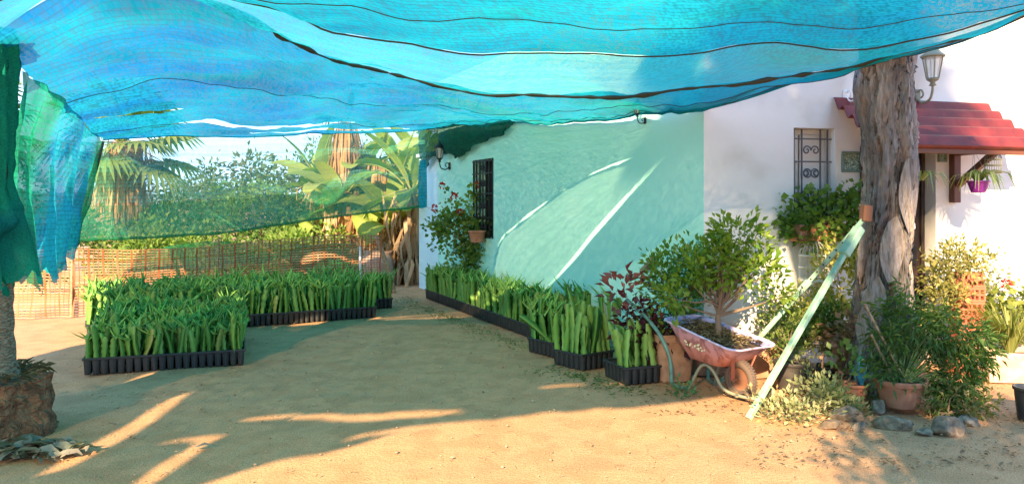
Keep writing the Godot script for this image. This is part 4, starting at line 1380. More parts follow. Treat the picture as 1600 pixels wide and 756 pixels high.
func fence() -> void:
	# orange plastic mesh: flat strands, cross strands, held by stakes
	var t := thing("mesh_fence", "sagging orange plastic mesh fence on stakes behind the trays", "fence")
	R.seed = 91
	var runs := [[W(-7.6, 0, 10.3), W(-6.12, 0, 10.7), 9, 0.93, 0.86], [W(-6.12, 0, 10.7), W(-2.35, 0, 13.75), 26, 0.92, 0.98]]
	var sag := noise(0.5, 2, FastNoiseLite.TYPE_SIMPLEX_SMOOTH, 93)
	var mb := MB.new()
	for q in runs:
		var a: Vector3 = q[0]
		var b: Vector3 = q[1]
		var n: int = q[2]
		var d := (b - a).normalized()
		var side := d.cross(Vector3.UP)
		var rowsn := 25
		for i in rowsn:
			var v := float(i) / (rowsn - 1)
			var row := [PackedVector3Array(), PackedVector3Array()]
			mb.col = Color(0.50, 0.19, 0.08).lerp(Color(0.62, 0.42, 0.28), R.randf())
			for k in n * 3 + 1:
				var p := fence_at(q, sag, side, float(k) / (n * 3), v)
				row[0].push_back(p - Vector3(0, 0.0075, 0)); row[1].push_back(p + Vector3(0, 0.0075, 0))
			mb.grid(row)
		for k in n * 3 + 1:
			var u := float(k) / (n * 3)
			var wd := 0.013 if k % 3 == 0 else 0.0045
			mb.col = Color(0.45, 0.10, 0.03).lerp(Color(0.42, 0.18, 0.09), R.randf())
			var row := [PackedVector3Array(), PackedVector3Array()]
			for i in rowsn:
				var p := fence_at(q, sag, side, u, float(i) / (rowsn - 1)) + side * 0.002
				row[0].push_back(p - d * wd); row[1].push_back(p + d * wd)
			mb.grid(row)
	obj("orange_mesh", mb, M.orange_mesh, t, "stuff")
	for q in [W(-6.14, 0, 10.68), W(-4.6, 0, 11.97), W(-3.3, 0, 13.0), W(-7.5, 0, 10.35)]:
		mb = MB.new()
		mb.tube([q, q + Vector3(0.02, 1.05, 0)], 0.016, 7)
		obj("stake", mb, M.weathered_wood, t)
	# the orange run that turns back by the path
	t = thing("stake", "leaning wooden stake at the path end of the orange fence", "stake", G(616, 457))
	mb = MB.new()
	mb.tube([Vector3(0, -0.05, 0), Vector3(-0.12, 0.45, 0), Vector3(-0.34, 1.02, -0.05)], [0.05, 0.045, 0.04], 9)
	obj("pole", mb, M.weathered_wood, t)
	t = thing("stake", "thin white stake behind the right end of the far left trays", "stake", P(563, 0, 13.4) * Vector3(1, 0, 1))
	mb = MB.new()
	mb.tube([Vector3.ZERO, Vector3(-0.01, 0.85, 0)], 0.02, 8)
	obj("pole", mb, M.white_plastic, t)
	# green net hung over the fence
	t = thing("fence_net", "dark green net draped over the orange mesh fence, sagging at its left end", "shade net")
	var top := [P(185, 412, 11.2), P(250, 388, 11.7), P(320, 377, 12.15), P(400, 379, 12.65), P(480, 383, 13.1), P(562, 378, 13.55)]
	var bot := [P(200, 425, 11.25), P(255, 462, 11.75), P(320, 478, 12.2), P(400, 474, 12.7), P(480, 468, 13.15), P(562, 462, 13.6)]
	var rows := loft([top, bot], 60, 12)
	wrinkle(rows, 0.05, 12, 2.0)
	net_sheet("cloth", rows, M.fence_net, t, "", 0.4)
	# pots by the path end
	t = thing("planter", "dark blue pot at the foot of the house end", "pot", G(646, 432))
	round_pot(t, 0.12, 0.17, 0.32, M.blue_plastic)
	t = thing("grow_bag", "pink grow bag among the dry leaves by the orange fence", "bag", P(590, 0, 15.0) * Vector3(1, 0, 1))
	mb = MB.new()
	mb.lathe([Vector2(0.0, 0.0), Vector2(0.28, 0.01), Vector2(0.33, 0.15), Vector2(0.31, 0.5), Vector2(0.26, 0.62), Vector2(0.29, 0.68), Vector2(0.2, 0.66), Vector2(0.0, 0.6)], 22, Vector3.ZERO, 0.07)
	obj("sack", mb, M.pink_concrete, t)

func fence_at(q: Array, sag: FastNoiseLite, side: Vector3, u: float, v: float) -> Vector3:
	var h: float = lerpf(q[3], q[4], u) * (1.0 - 0.05 * sin(u * PI * 2.0) * v)
	return (q[0] as Vector3).lerp(q[1], u) + Vector3(0, 0.02 + h * v + 0.03 * sag.get_noise_2d(u * 9.0, v * 3.0) * v, 0) + side * 0.12 * sag.get_noise_2d(u * 6.0, v * 2.0 + 5.0)

# ---------- the right side: wheelbarrow, frame, pots, planters, stones
func wheelbarrow() -> void:
	var fwd := Vector3(0.53, 0, 0.848)          # towards the wheel
	var at := W(1.70, 0, 6.42)
	var t := thing("wheelbarrow", "old wheelbarrow with faded red and lilac tub, planted with a small tree", "wheelbarrow", at)
	# local axes: x forward to the wheel, y up, z to the barrow's right
	t.basis = Basis(fwd, Vector3.UP, fwd.cross(Vector3.UP))
	var mb := MB.new()
	# tub: rounded rectangles from the floor up to the rim, then down inside
	var rings := [[-0.14, 0.14, 0.10, 0.11, 0.262, 0.245, 0.05], [-0.20, 0.20, 0.135, 0.15, 0.272, 0.252, 0.07], [-0.28, 0.285, 0.168, 0.19, 0.39, 0.31, 0.08], [-0.39, 0.41, 0.215, 0.252, 0.565, 0.415, 0.09], [-0.415, 0.44, 0.232, 0.27, 0.570, 0.420, 0.10], [-0.420, 0.445, 0.236, 0.274, 0.582, 0.432, 0.10], [-0.410, 0.435, 0.226, 0.264, 0.588, 0.438, 0.10], [-0.385, 0.405, 0.208, 0.245, 0.575, 0.425, 0.09], [-0.27, 0.275, 0.16, 0.182, 0.40, 0.32, 0.08]]
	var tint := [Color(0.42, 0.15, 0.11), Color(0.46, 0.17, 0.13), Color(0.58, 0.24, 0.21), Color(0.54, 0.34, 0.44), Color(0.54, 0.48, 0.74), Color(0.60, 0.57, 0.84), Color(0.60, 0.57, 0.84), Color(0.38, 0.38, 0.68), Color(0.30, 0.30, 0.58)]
	var rows := []
	for q in rings: rows.push_back(tub_ring(q[0], q[1], q[2], q[3], q[4], q[5], q[6]))
	var nc: int = rows[0].size()
	mb.grid(rows, true)
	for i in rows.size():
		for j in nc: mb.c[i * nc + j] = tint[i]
	mb.col = tint[0]
	var fl := []
	for p in rows[0]: fl.push_back(p)
	mb.poly(fl, Vector3.DOWN)
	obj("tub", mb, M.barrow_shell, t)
	# pale flecked emblem on the near side, mostly worn off
	mb = MB.new()
	R.seed = 121
	for i in 26:
		var u := rr(-0.14, 0.10)
		var v := rr(0.60, 0.82) - 0.2 * absf(u)
		var a: Vector3 = Vector3(u, lerpf(0.29, 0.50, v) - 0.13 * (u + 0.3), 0)
		a.z = lerpf(0.168, 0.228, v) + 0.012
		var s := rr(0.006, 0.013)
		mb.poly([a + Vector3(-s, -s * 0.4, -0.001), a + Vector3(0, -s, -0.001), a + Vector3(s, s * 0.3, -0.003), a + Vector3(0, s, -0.004)], Vector3(0, 0, 1))
	obj("flower_emblem", mb, M.painted_flecks, t)
	# soil and bark litter
	mb = MB.new()
	rows = []
	for q in [[1.0, 0.0], [0.7, 0.02], [0.35, 0.035], [0.02, 0.045]]:
		var r := tub_ring(-0.35, 0.37, 0.185, 0.225, 0.525, 0.39, 0.09)
		for j in r.size(): r[j] = Vector3(r[j].x * q[0], lerpf(0.457, r[j].y, q[0]) + q[1], r[j].z * q[0])
		rows.push_back(r)
	mb.grid(rows, true)
	obj("soil", mb, M.potting_soil, t)
	mb = MB.new()
	for i in 520:
		var u := rr(-0.33, 0.35)
		var w := rr(-0.19, 0.19)
		mb.col = Color(0.26, 0.18, 0.10).lerp(Color(0.62, 0.50, 0.30), R.randf())
		mb.leaf(Vector3(u, 0.475 - 0.17 * u * 0.9 + 0.04 * (1.0 - absf(w) * 4.0) + rr(0, 0.012), w), Vector3(R.randfn(), 0.12, R.randfn()).normalized(), Vector3.UP, rr(0.02, 0.07), rr(0.01, 0.03), 0.3)
	obj("bark_litter", mb, M.dry_leaf, t, "stuff")
	# tube frame: handles run back, legs bend down, a fork holds the wheel
	for s in [-1.0, 1.0]:
		mb = MB.new()
		mb.tube(spline([Vector3(-0.86, 0.69, s * 0.22), Vector3(-0.62, 0.57, s * 0.22), Vector3(-0.44, 0.46, s * 0.235), Vector3(-0.33, 0.33, s * 0.235), Vector3(-0.29, 0.2, s * 0.225), Vector3(-0.285, 0.05, s * 0.22), Vector3(-0.25, 0.018, s * 0.20), Vector3(-0.15, 0.016, s * 0.17)], 30), 0.017, 10)
		obj("handle_leg", mb, M.sea_green_paint, t)
		mb = MB.new()
		mb.tube(spline([Vector3(-0.14, 0.03, s * 0.15), Vector3(-0.06, 0.20, s * 0.12), Vector3(0.0, 0.235, s * 0.105), Vector3(0.08, 0.19, s * 0.10), Vector3(0.17, 0.08, s * 0.098), Vector3(0.30, 0.05, s * 0.10), Vector3(0.47, 0.055, s * 0.10), Vector3(0.52, 0.06, s * 0.05)], 26), 0.0135, 8)
		obj("under_frame", mb, M.cream_metal, t)
		mb = MB.new()
		mb.bar(Vector3(0.26, 0.15, s * 0.075), Vector3(0.33, 0.40, s * 0.15), 0.03, 0.012, 0.002)
		mb.bar(Vector3(0.33, 0.40, s * 0.15), Vector3(0.40, 0.415, s * 0.18), 0.03, 0.01, 0.002)
		obj("wheel_strut", mb, M.rust_red, t)
	var wheel := Node3D.new()
	wheel.name = "wheel"; t.add_child(wheel, true); wheel.position = Vector3(0.27, 0.155, 0)
	wheel.basis = Basis(Vector3.RIGHT, PI / 2)
	mb = MB.new()
	var prof := []
	for i in 13:
		var a := TAU * i / 12.0
		prof.push_back(Vector2(0.122 + 0.034 * cos(a), 0.034 * sin(a)))
	mb.lathe(prof, 36)
	for i in 40:
		var a := TAU * i / 40.0
		mb.box(Transform3D(Basis(Vector3.UP, a), Vector3(cos(a) * 0.153, 0, -sin(a) * 0.153)), Vector3(0.008, 0.05, 0.012))
	obj("tyre", mb, M.tyre_rubber, wheel)
	mb = MB.new()
	mb.lathe([Vector2(0.0, -0.03), Vector2(0.03, -0.03), Vector2(0.035, -0.012), Vector2(0.095, -0.008), Vector2(0.104, -0.03), Vector2(0.104, 0.03), Vector2(0.095, 0.008), Vector2(0.035, 0.012), Vector2(0.03, 0.03), Vector2(0.0, 0.03)], 30)
	mb.tube([Vector3(0, -0.085, 0), Vector3(0, 0.085, 0)], 0.012, 8)
	obj("rim", mb, M.rusty_brown, wheel)
	# the little tree that grows in the tub
	R.seed = 122
	var tr := thing("citrus_tree", "small bushy citrus tree growing in the wheelbarrow", "tree", at + t.basis * Vector3(0.03, 0.49, 0.0))
	mb = MB.new()
	var top := Vector3(0.03, 0.34, 0)
	mb.tube([Vector3(0, -0.03, 0), Vector3(0.005, 0.03, 0), Vector3(0.0, 0.14, 0.01), Vector3(0.02, 0.24, 0), top], [0.042, 0.028, 0.022, 0.02, 0.016], 10)
	var mbf := MB.new()
	var blobs := [[Vector3(0.02, 0.60, 0), Vector3(0.24, 0.20, 0.24)], [Vector3(0.30, 0.50, 0.05), Vector3(0.22, 0.17, 0.2)], [Vector3(-0.22, 0.52, 0.0), Vector3(0.2, 0.17, 0.2)], [Vector3(0.16, 0.84, 0), Vector3(0.17, 0.13, 0.14)], [Vector3(-0.36, 0.33, 0.05), Vector3(0.15, 0.12, 0.15)], [Vector3(0.50, 0.38, -0.04), Vector3(0.13, 0.17, 0.13)], [Vector3(0.05, 0.38, -0.24), Vector3(0.14, 0.1, 0.13)], [Vector3(0.36, 0.72, 0.0), Vector3(0.13, 0.1, 0.12)], [Vector3(-0.12, 0.76, 0.05), Vector3(0.12, 0.1, 0.12)]]
	var cs := foliage(mbf, blobs, 1900, 0.045, 0.085, 0.5, Color(0.06, 0.17, 0.02), Color(0.28, 0.38, 0.05), 0.3, 0.12, 1.35, 20)
	for i in range(0, cs.size(), 2):
		var e: Vector3 = cs[i][0]
		var st := Vector3(0.0, 0.14, 0.01).lerp(top, R.randf())
		mb.tube([st, st.lerp(e, 0.45) + Vector3(0, -0.02, 0) + rv() * 0.03, e], [0.011, 0.007, 0.002], 5, false)
	obj("trunk", mb, M.twig_bark, tr)
	obj("crown", mbf, M.leaf, tr, "stuff")

func tub_ring(x0: float, x1: float, w0: float, w1: float, y0: float, y1: float, rc: float) -> PackedVector3Array:
	var row := PackedVector3Array()
	var cs := [[x1 - rc, w1 - rc, 0.0], [x0 + rc, w0 - rc, 90.0], [x0 + rc, -(w0 - rc), 180.0], [x1 - rc, -(w1 - rc), 270.0]]
	for c in cs:
		for k in 7:
			var a := deg_to_rad(c[2] + k * 15.0)
			var x: float = c[0] + rc * cos(a)
			var z: float = c[1] + rc * sin(a)
			row.push_back(Vector3(x, lerpf(y0, y1, (x - x0) / (x1 - x0)), z))
	row.reverse()
	return row

func lean_frame() -> void:
	var t := thing("folding_frame", "pale green painted steel frame of two poles leaning on the old trunk", "metal frame")
	var apex := P(1353, 340, 6.12)
	var f1 := G(1170, 654)
	var f2 := G(1128, 596)
	var mb := MB.new()
	mb.bar(f1, f1.lerp(apex, 0.90), 0.048, 0.036, 0.005)
	obj("front_pole", mb, M.pale_green_paint, t)
	mb = MB.new()
	mb.bar(f2, f2.lerp(apex, 0.60), 0.05, 0.04, 0.005)
	obj("rear_pole", mb, M.pale_green_paint, t)
	mb = MB.new()
	mb.bar(f2.lerp(apex, 0.5), apex, 0.05, 0.036, 0.004)
	obj("inner_tube", mb, M.pale_green_paint, t)
	# holes for the pin
	var d2 := (apex - f2).normalized()
	var out := d2.cross(Vector3.UP).normalized().cross(d2)
	if out.z < 0: out = -out
	for i in 6:
		mb = MB.new()
		var p := f2.lerp(apex, 0.65 + 0.042 * i)
		var side := d2.cross(Vector3.UP).normalized()
		var ax := side if side.z > 0 else -side
		mb.tube([p + ax * 0.0262, p + ax * 0.0275], 0.008, 10)
		mb.tube([p + out * 0.0182, p + out * 0.0195], 0.008, 10)
		obj("pin_hole", mb, M.black_iron, t)
	mb = MB.new()
	mb.bar(f2.lerp(apex, 0.575), f2.lerp(apex, 0.635), 0.074, 0.058, 0.006)
	obj("sleeve", mb, M.pale_green_paint, t)
	mb = MB.new()
	mb.bar(f1.lerp(apex, 0.80), f1.lerp(apex, 0.945), 0.082, 0.066, 0.008)
	obj("collar", mb, M.pale_green_paint, t)
	mb = MB.new()
	var c := f2.lerp(apex, 0.60)
	var sx := d2.cross(Vector3.UP).normalized()
	for s in [-1.0, 1.0]:
		mb.tube(spline([c + sx * s * 0.045, c + sx * s * 0.12 + Vector3(0, 0.02, 0.02), c + sx * s * 0.125 + Vector3(0, -0.05, 0.03), c + sx * s * 0.06 + Vector3(0, -0.055, 0.03), c + sx * s * 0.045 + Vector3(0, -0.02, 0.01)], 16), 0.005, 6)
	obj("locking_pin", mb, M.grey_iron, t)
	mb = MB.new()
	mb.bar(apex - Vector3(0.0, 0.03, 0.0), apex + Vector3(0.01, 0.10, 0.0), 0.085, 0.07, 0.006)
	obj("top_bracket", mb, M.rusty_brown, t)

func old_trunk() -> void:
	R.seed = 131
	var at := W(3.09, 0, 6.42)
	var t := thing("dead_tree", "thick old grey tree trunk with split, peeling bark in front of the door", "tree", at)
	var n1 := noise(1.3, 4, FastNoiseLite.TYPE_SIMPLEX_SMOOTH, 132)
	var n2 := noise(1.0, 3, FastNoiseLite.TYPE_SIMPLEX_SMOOTH, 133)
	var mb := MB.new()
	var rows := []
	var nr := 120
	var nc := 112
	for i in nr:
		var f := i / (nr - 1.0)
		var h := -0.05 + 4.6 * f
		var row := PackedVector3Array()
		var c := Vector3(0.02 * sin(h * 1.1) + 0.015 * h, h, 0.03 * sin(h * 0.8))
		var r0 := 0.186 + 0.10 * exp(-maxf(h, 0.0) * 4.0) + 0.015 * smoothstep(1.4, 2.6, h) + 0.03 * smoothstep(2.8, 4.0, h)
		for j in nc:
			var a := TAU * j / nc
			var o := Vector3(cos(a), 0, -sin(a))
			var tw := a + 0.22 * h + 0.25 * n2.get_noise_2d(h * 1.2, 0.0)      # the grain winds a little
			var q := Vector3(cos(tw) * 1.6, h * 0.55, sin(tw) * 1.6)
			# broad flutes, long plates and deep splits between them
			var d := 0.030 * n1.get_noise_3dv(q) * 2.0 + 0.016 * sin(tw * 5.0 + 2.5 * n2.get_noise_2d(h, 5.0))
			var cr := absf(n1.get_noise_3dv(Vector3(cos(tw) * 2.6, h * 0.42 + 9.0, sin(tw) * 2.6)))
			d -= 0.075 * maxf(0.0, 1.0 - cr / 0.075)
			var cr2 := absf(n2.get_noise_3dv(Vector3(cos(tw) * 5.0, h * 0.9 + 3.0, sin(tw) * 5.0)))
			d -= 0.018 * maxf(0.0, 1.0 - cr2 / 0.10)
			var lip := n2.get_noise_3dv(Vector3(cos(a) * 1.7, h * 1.6 + 20.0, sin(a) * 1.7))
			d += 0.02 * smoothstep(0.08, 0.14, lip)
			row.push_back(c + o * (r0 + d))
		rows.push_back(row)
	mb.grid(rows, true)
	for k in mb.v.size():
		var p := mb.v[k]
		var a := n1.get_noise_3d(p.x * 2.5, p.y * 0.5, p.z * 2.5)
		var b := n2.get_noise_3d(p.x * 5.0, p.y * 0.8 + 5.0, p.z * 5.0)
		var q := Color(0.17, 0.15, 0.15).lerp(Color(0.38, 0.335, 0.31), clampf(0.5 + a * 1.6, 0, 1))
		q = q.lerp(Color(0.27, 0.17, 0.11), clampf(b * 2.4 - 0.5, 0, 0.8))
		mb.c[k] = q
	obj("trunk", mb, M.grey_bark, t)
	# loose slabs of bark
	for q in [[-2.2, 0.62, 0.34, 0.10], [-1.75, 0.95, 0.5, 0.12], [-1.2, 1.35, 0.6, 0.13], [-2.5, 0.45, 0.3, 0.12]]:
		mb = MB.new()
		rows = []
		for i in 10:
			var f := i / 9.0
			var row := PackedVector3Array()
			for j in 7:
				var g := j / 6.0 - 0.5
				var wd: float = q[3] * 2.6 * (0.35 + sin(f * PI) * 0.7)
				var a: float = q[0] + g * wd * 2.2
				var r := 0.262 + 0.012 * sin(g * 9.0 + f * 4.0) + 0.015 * (1.0 - f)
				row.push_back(Vector3(r * cos(a) + 0.015 * q[1], q[1] + f * q[2] + 0.05 * g, -r * sin(a)))
			rows.push_back(row)
		mb.grid(rows)
		for k in mb.v.size(): mb.c[k] = Color(0.30, 0.23, 0.18).lerp(Color(0.40, 0.36, 0.34), R.randf() * 0.5 + 0.25)
		obj("bark_slab", mb, M.grey_bark, t)
	for q in [[0.4, 1.3], [2.4, 1.5], [-1.2, 1.2], [3.6, 1.0]]:
		mb = MB.new()
		mb.col = Color(0.36, 0.33, 0.32)
		var o := Vector3(cos(q[0]), 0, sin(q[0]))
		mb.tube(spline([Vector3(0.07, 4.3, 0), Vector3(0.07, 4.75, 0) + o * 0.35, Vector3(0.07, 5.2, 0) + o * q[1]], 8), [0.17, 0.15, 0.13, 0.11, 0.10, 0.08, 0.06, 0.04], 10)
		obj("limb", mb, M.grey_bark, t)
	# a small white sensor lamp strapped to its right side
	var s := thing("solar_lamp", "small white solar lamp fixed to the right side of the old trunk", "lamp", P(1424, 352, 6.3))
	mb = MB.new()
	mb.box(Transform3D(Basis(Vector3.BACK, -0.25) * Basis(Vector3.RIGHT, -0.5), Vector3.ZERO), Vector3(0.07, 0.055, 0.02), 0.004)
	obj("case", mb, M.white_plastic, s)
	mb = MB.new()
	mb.tube(spline([Vector3(-0.01, -0.03, 0), Vector3(-0.03, -0.09, 0.01), Vector3(-0.035, -0.16, -0.03)], 8), 0.005, 6)
	mb.bx(Vector3(-0.05, -0.01, -0.03), Vector3(0.05, 0.03, 0.05), 0.004)
	obj("bracket", mb, M.black_plastic, s)

func rock(label: String, at: Vector3, s: Vector3, sd: int, turn := 0.0) -> void:
	var n := noise(1.1, 3, FastNoiseLite.TYPE_SIMPLEX_SMOOTH, sd)
	var mb := MB.new()
	var rows := []
	for i in 25:
		var el := lerpf(-PI / 2, PI / 2, i / 24.0)
		var row := PackedVector3Array()
		for j in 40:
			var a := TAU * j / 40.0
			var d := Vector3(cos(a) * cos(el), sin(el), -sin(a) * cos(el))
			# planes knocked off a lump
			var r := 1.0
			for k in 15:
				var pn := Vector3(n.get_noise_2d(k * 7.1, 1.0), n.get_noise_2d(k * 7.1, 40.0) + 0.1, n.get_noise_2d(k * 7.1, 80.0)).normalized()
				var c := d.dot(pn)
				if c > 0.05: r = minf(r, (0.62 + 0.3 * n.get_noise_1d(k * 31.0)) / c)
			r *= 1.0 + 0.05 * n.get_noise_3dv(d * 1.6) + 0.05 * n.get_noise_3dv(d * 7.0)
			row.push_back(Vector3(d.x * s.x, d.y * s.y, d.z * s.z) * r)
		rows.push_back(row)
	mb.grid(rows, true)
	var g := 0.85 + 0.3 * absf(n.get_noise_1d(3.0)) * 2.0
	var warm := n.get_noise_1d(50.0)
	for k in mb.v.size(): mb.c[k] = Color(g * 1.1, g * (0.95 - 0.06 * warm), g * (0.80 - 0.14 * warm))
	var o := obj("stone", mb, M.stone)
	o.position = at + Vector3(0, s.y * 0.42, 0)
	o.rotation.y = turn
	tag(o, label, "stone", "stones edging the bed")

func birdcage(called: String, label: String, at: Vector3, r: float, h: float, m: Material, cat: String) -> void:
	var t := thing(called, label, cat, at)
	var mb := MB.new()
	for i in 22:
		var a := TAU * i / 22.0
		var o := Vector3(cos(a), 0, sin(a))
		var path := [o * r, o * r + Vector3(0, h * 0.58, 0)]
		for k in range(1, 6):
			var b := k * PI / 10.0
			path.push_back(o * r * cos(b) + Vector3(0, h * 0.58 + h * 0.34 * sin(b), 0))
		mb.tube(path, 0.0028, 4, false)
	obj("bars", mb, m, t)
	mb = MB.new()
	for y in [0.0, 0.3, 0.58]:
		var ring := []
		for i in 25: ring.push_back(Vector3(r * cos(TAU * i / 24.0), h * y, r * sin(TAU * i / 24.0)))
		mb.tube(ring, 0.006, 5, false)
	mb.lathe([Vector2(0.0, -0.02), Vector2(r * 1.03, -0.02), Vector2(r * 1.05, 0.0), Vector2(r * 1.02, 0.012), Vector2(0.0, 0.012)], 24)
	obj("hoops", mb, m, t)
	mb = MB.new()
	mb.lathe([Vector2(r * 0.16, h * 0.90), Vector2(r * 0.13, h * 0.96), Vector2(r * 0.06, h * 1.0), Vector2(0.008, h * 1.06), Vector2(0.0, h * 1.08)], 12)
	obj("finial", mb, M.rusty_brown, t)

func right_side() -> void:
	var zero := Vector3.ZERO
	old_trunk()
	lean_frame()
	wheelbarrow()
	var mb: MB
	# brown pole leaning in the corner
	var t := thing("pole", "dark brown pole leaning on the side wall behind the red leaved plant", "pole", G(925, 498) + Vector3(0.1, 0, 0))
	mb = MB.new()
	var e := P(1022, 405, 7.55) - t.position
	mb.bar(Vector3.ZERO, e, 0.06, 0.05, 0.005)
	obj("pole", mb, M.weathered_wood, t)
	# tall square tan planters behind the trays
	for q in [["tall square tan planter between the fanned cuttings and the wheelbarrow", 1050, 598, 0.36, 0.42], ["square tan planter half hidden behind the wheelbarrow tub", 1106, 588, 0.34, 0.36], ["square tan planter behind the wheelbarrow wheel, near the frame", 1192, 592, 0.34, 0.30]]:
		t = thing("planter", q[0], "planter", G(q[1], q[2]) + Vector3(0.02, 0, -0.17), 0.2)
		mb = MB.new()
		var w: float = q[3]
		var h: float = q[4]
		var rows := []
		for k in [[0.78, 0.0], [0.80, 0.02], [0.97, h - 0.07], [1.06, h - 0.065], [1.06, h - 0.004], [1.03, h], [0.92, h], [0.86, h - 0.08]]:
			var row := PackedVector3Array()
			for s in 40:
				var a := TAU * (s + 0.5) / 40.0
				var sq := 1.0 / maxf(absf(cos(a)), absf(sin(a)))
				var rib := 1.0 - (0.012 if s % 4 == 0 and k[1] > 0.01 and k[1] < h - 0.066 else 0.0)
				row.push_back(Vector3(cos(a), 0, -sin(a)) * minf(sq, 1.30) * w * 0.5 * k[0] * rib + Vector3(0, k[1], 0))
			rows.push_back(row)
		mb.grid(rows, true)
		mb.poly([Vector3(-w * 0.42, h - 0.06, w * 0.42), Vector3(w * 0.42, h - 0.06, w * 0.42), Vector3(w * 0.42, h - 0.06, -w * 0.42), Vector3(-w * 0.42, h - 0.06, -w * 0.42)], Vector3.UP)
		obj("pot", mb, M.tan_terracotta, t)
	R.seed = 141
	var b := P(1040, 525, 6.95)
	plant("red_plant", "dark red leaved plant rising from the tall tan planter, with a pink tip", "plant", b + Vector3(-0.05, 0.0, 0), [[Vector3(-0.10, 0.10, 0), Vector3(0.20, 0.14, 0.16)], [Vector3(-0.22, 0.22, 0), Vector3(0.10, 0.10, 0.1)], [Vector3(0.0, 0.0, 0.05), Vector3(0.2, 0.10, 0.13)]], 430, 0.05, 0.095, 0.55, Color(0.045, 0.018, 0.026), Color(0.15, 0.035, 0.05), "red_leaf", 0.2, 0.3, 3)
	plant("red_plant_tip", "pink leaf rosette at the top of a dark red plant against the side wall", "plant", P(975, 470, 7.1), [[Vector3(0, 0.07, 0), Vector3(0.09, 0.05, 0.08)]], 50, 0.07, 0.13, 0.6, Color(0.28, 0.09, 0.10), Color(0.42, 0.2, 0.17), "red_leaf", 0.1, 0.3, 4, Vector3(0.02, -0.25, 0))
	plant("citrus_shrub", "bushy green citrus shrub in the corner behind the wheelbarrow handles", "shrub", P(1060, 520, 7.0), [[Vector3(-0.02, 0.40, 0), Vector3(0.30, 0.25, 0.2)], [Vector3(-0.12, 0.58, 0.0), Vector3(0.2, 0.18, 0.16)], [Vector3(0.2, 0.62, 0.0), Vector3(0.2, 0.2, 0.16)], [Vector3(-0.06, 0.14, 0.08), Vector3(0.22, 0.14, 0.14)]], 1500, 0.04, 0.08, 0.5, Color(0.06, 0.17, 0.025), Color(0.22, 0.34, 0.055), "leaf", 0.3, 0.12, 3)
	# dark pots behind the frame
	t = thing("pot", "scuffed dark grey plastic pot right of the wheelbarrow", "pot", G(1238, 610))
	round_pot(t, 0.105, 0.145, 0.25, M.grey_plastic, 0.014)
	plant("pot_shrub", "loose green shrub in the scuffed dark grey pot", "shrub", G(1238, 610) + Vector3(0, 0.22, 0), [[Vector3(0.02, 0.22, -0.28), Vector3(0.2, 0.16, 0.13)], [Vector3(-0.04, 0.08, -0.1), Vector3(0.14, 0.08, 0.1)], [Vector3(0.14, 0.36, -0.3), Vector3(0.14, 0.12, 0.1)]], 560, 0.035, 0.07, 0.45, Color(0.08, 0.17, 0.035), Color(0.27, 0.35, 0.10), "leaf", 0.3, 0.15, 2)
	t = thing("pot", "low black plastic pot beside the scuffed grey pot", "pot", G(1285, 598))
	round_pot(t, 0.10, 0.13, 0.15, M.black_plastic, 0.012)
	t = plant("ball_shrub", "little dark ball shrub on a bare stem in the low black pot", "shrub", G(1285, 598) + Vector3(0, 0.13, 0), [[Vector3(0.04, 0.42, 0), Vector3(0.14, 0.12, 0.13)]], 460, 0.03, 0.06, 0.4, Color(0.03, 0.10, 0.02), Color(0.10, 0.22, 0.04), "leaf", 0.3, 0.1, 0)
	mb = MB.new()
	mb.tube([zero, Vector3(0.015, 0.2, 0), Vector3(0.04, 0.40, 0)], [0.012, 0.010, 0.008], 7)
	obj("stem", mb, M.twig_bark, t)
	# sunlit shrubs before the white wall
	plant("yellow_shrub", "sunlit yellow green shrub before the white wall, left of the old trunk", "shrub", P(1320, 545, 7.0), [[Vector3(0, 0.62, 0), Vector3(0.26, 0.30, 0.2)], [Vector3(-0.16, 0.34, 0.05), Vector3(0.26, 0.22, 0.2)], [Vector3(0.12, 0.9, 0), Vector3(0.18, 0.16, 0.15)], [Vector3(0.05, 0.12, 0.1), Vector3(0.3, 0.16, 0.16)]], 1900, 0.035, 0.07, 0.6, Color(0.24, 0.27, 0.05), Color(0.60, 0.56, 0.18), "soft_leaf", 0.25, 0.15, 4)
	plant("grey_shrub", "low grey green shrub under the frame poles before the white wall", "shrub", P(1255, 545, 6.95), [[Vector3(0, 0.3, 0), Vector3(0.3, 0.22, 0.2)], [Vector3(-0.2, 0.2, 0), Vector3(0.2, 0.2, 0.18)], [Vector3(0.2, 0.12, 0.1), Vector3(0.2, 0.14, 0.15)]], 1300, 0.035, 0.065, 0.5, Color(0.13, 0.19, 0.06), Color(0.38, 0.40, 0.18), "leaf", 0.2, 0.2, 4)
	plant("pink_shrub", "pink and cream leaved plant at the foot of the old trunk, left side", "plant", G(1326, 605), [[Vector3(0, 0.28, 0), Vector3(0.17, 0.15, 0.13)], [Vector3(0.02, 0.48, 0), Vector3(0.15, 0.13, 0.12)], [Vector3(0.05, 0.1, 0), Vector3(0.13, 0.08, 0.12)]], 520, 0.04, 0.075, 0.85, Color(0.36, 0.15, 0.11), Color(0.62, 0.46, 0.32), "soft_leaf", 0.1, 0.3, 3)
	# window geraniums
	t = thing("window_box", "terracotta window box full of geranium below the narrow white window", "planter", FW * Vector3(1.18, 1.30, 0.12))
	t.basis = FW.basis
	mb = MB.new()
	mb.bx(zero, Vector3(0.62, 0.16, 0.2), 0.012)
	obj("trough", mb, M.terracotta, t)
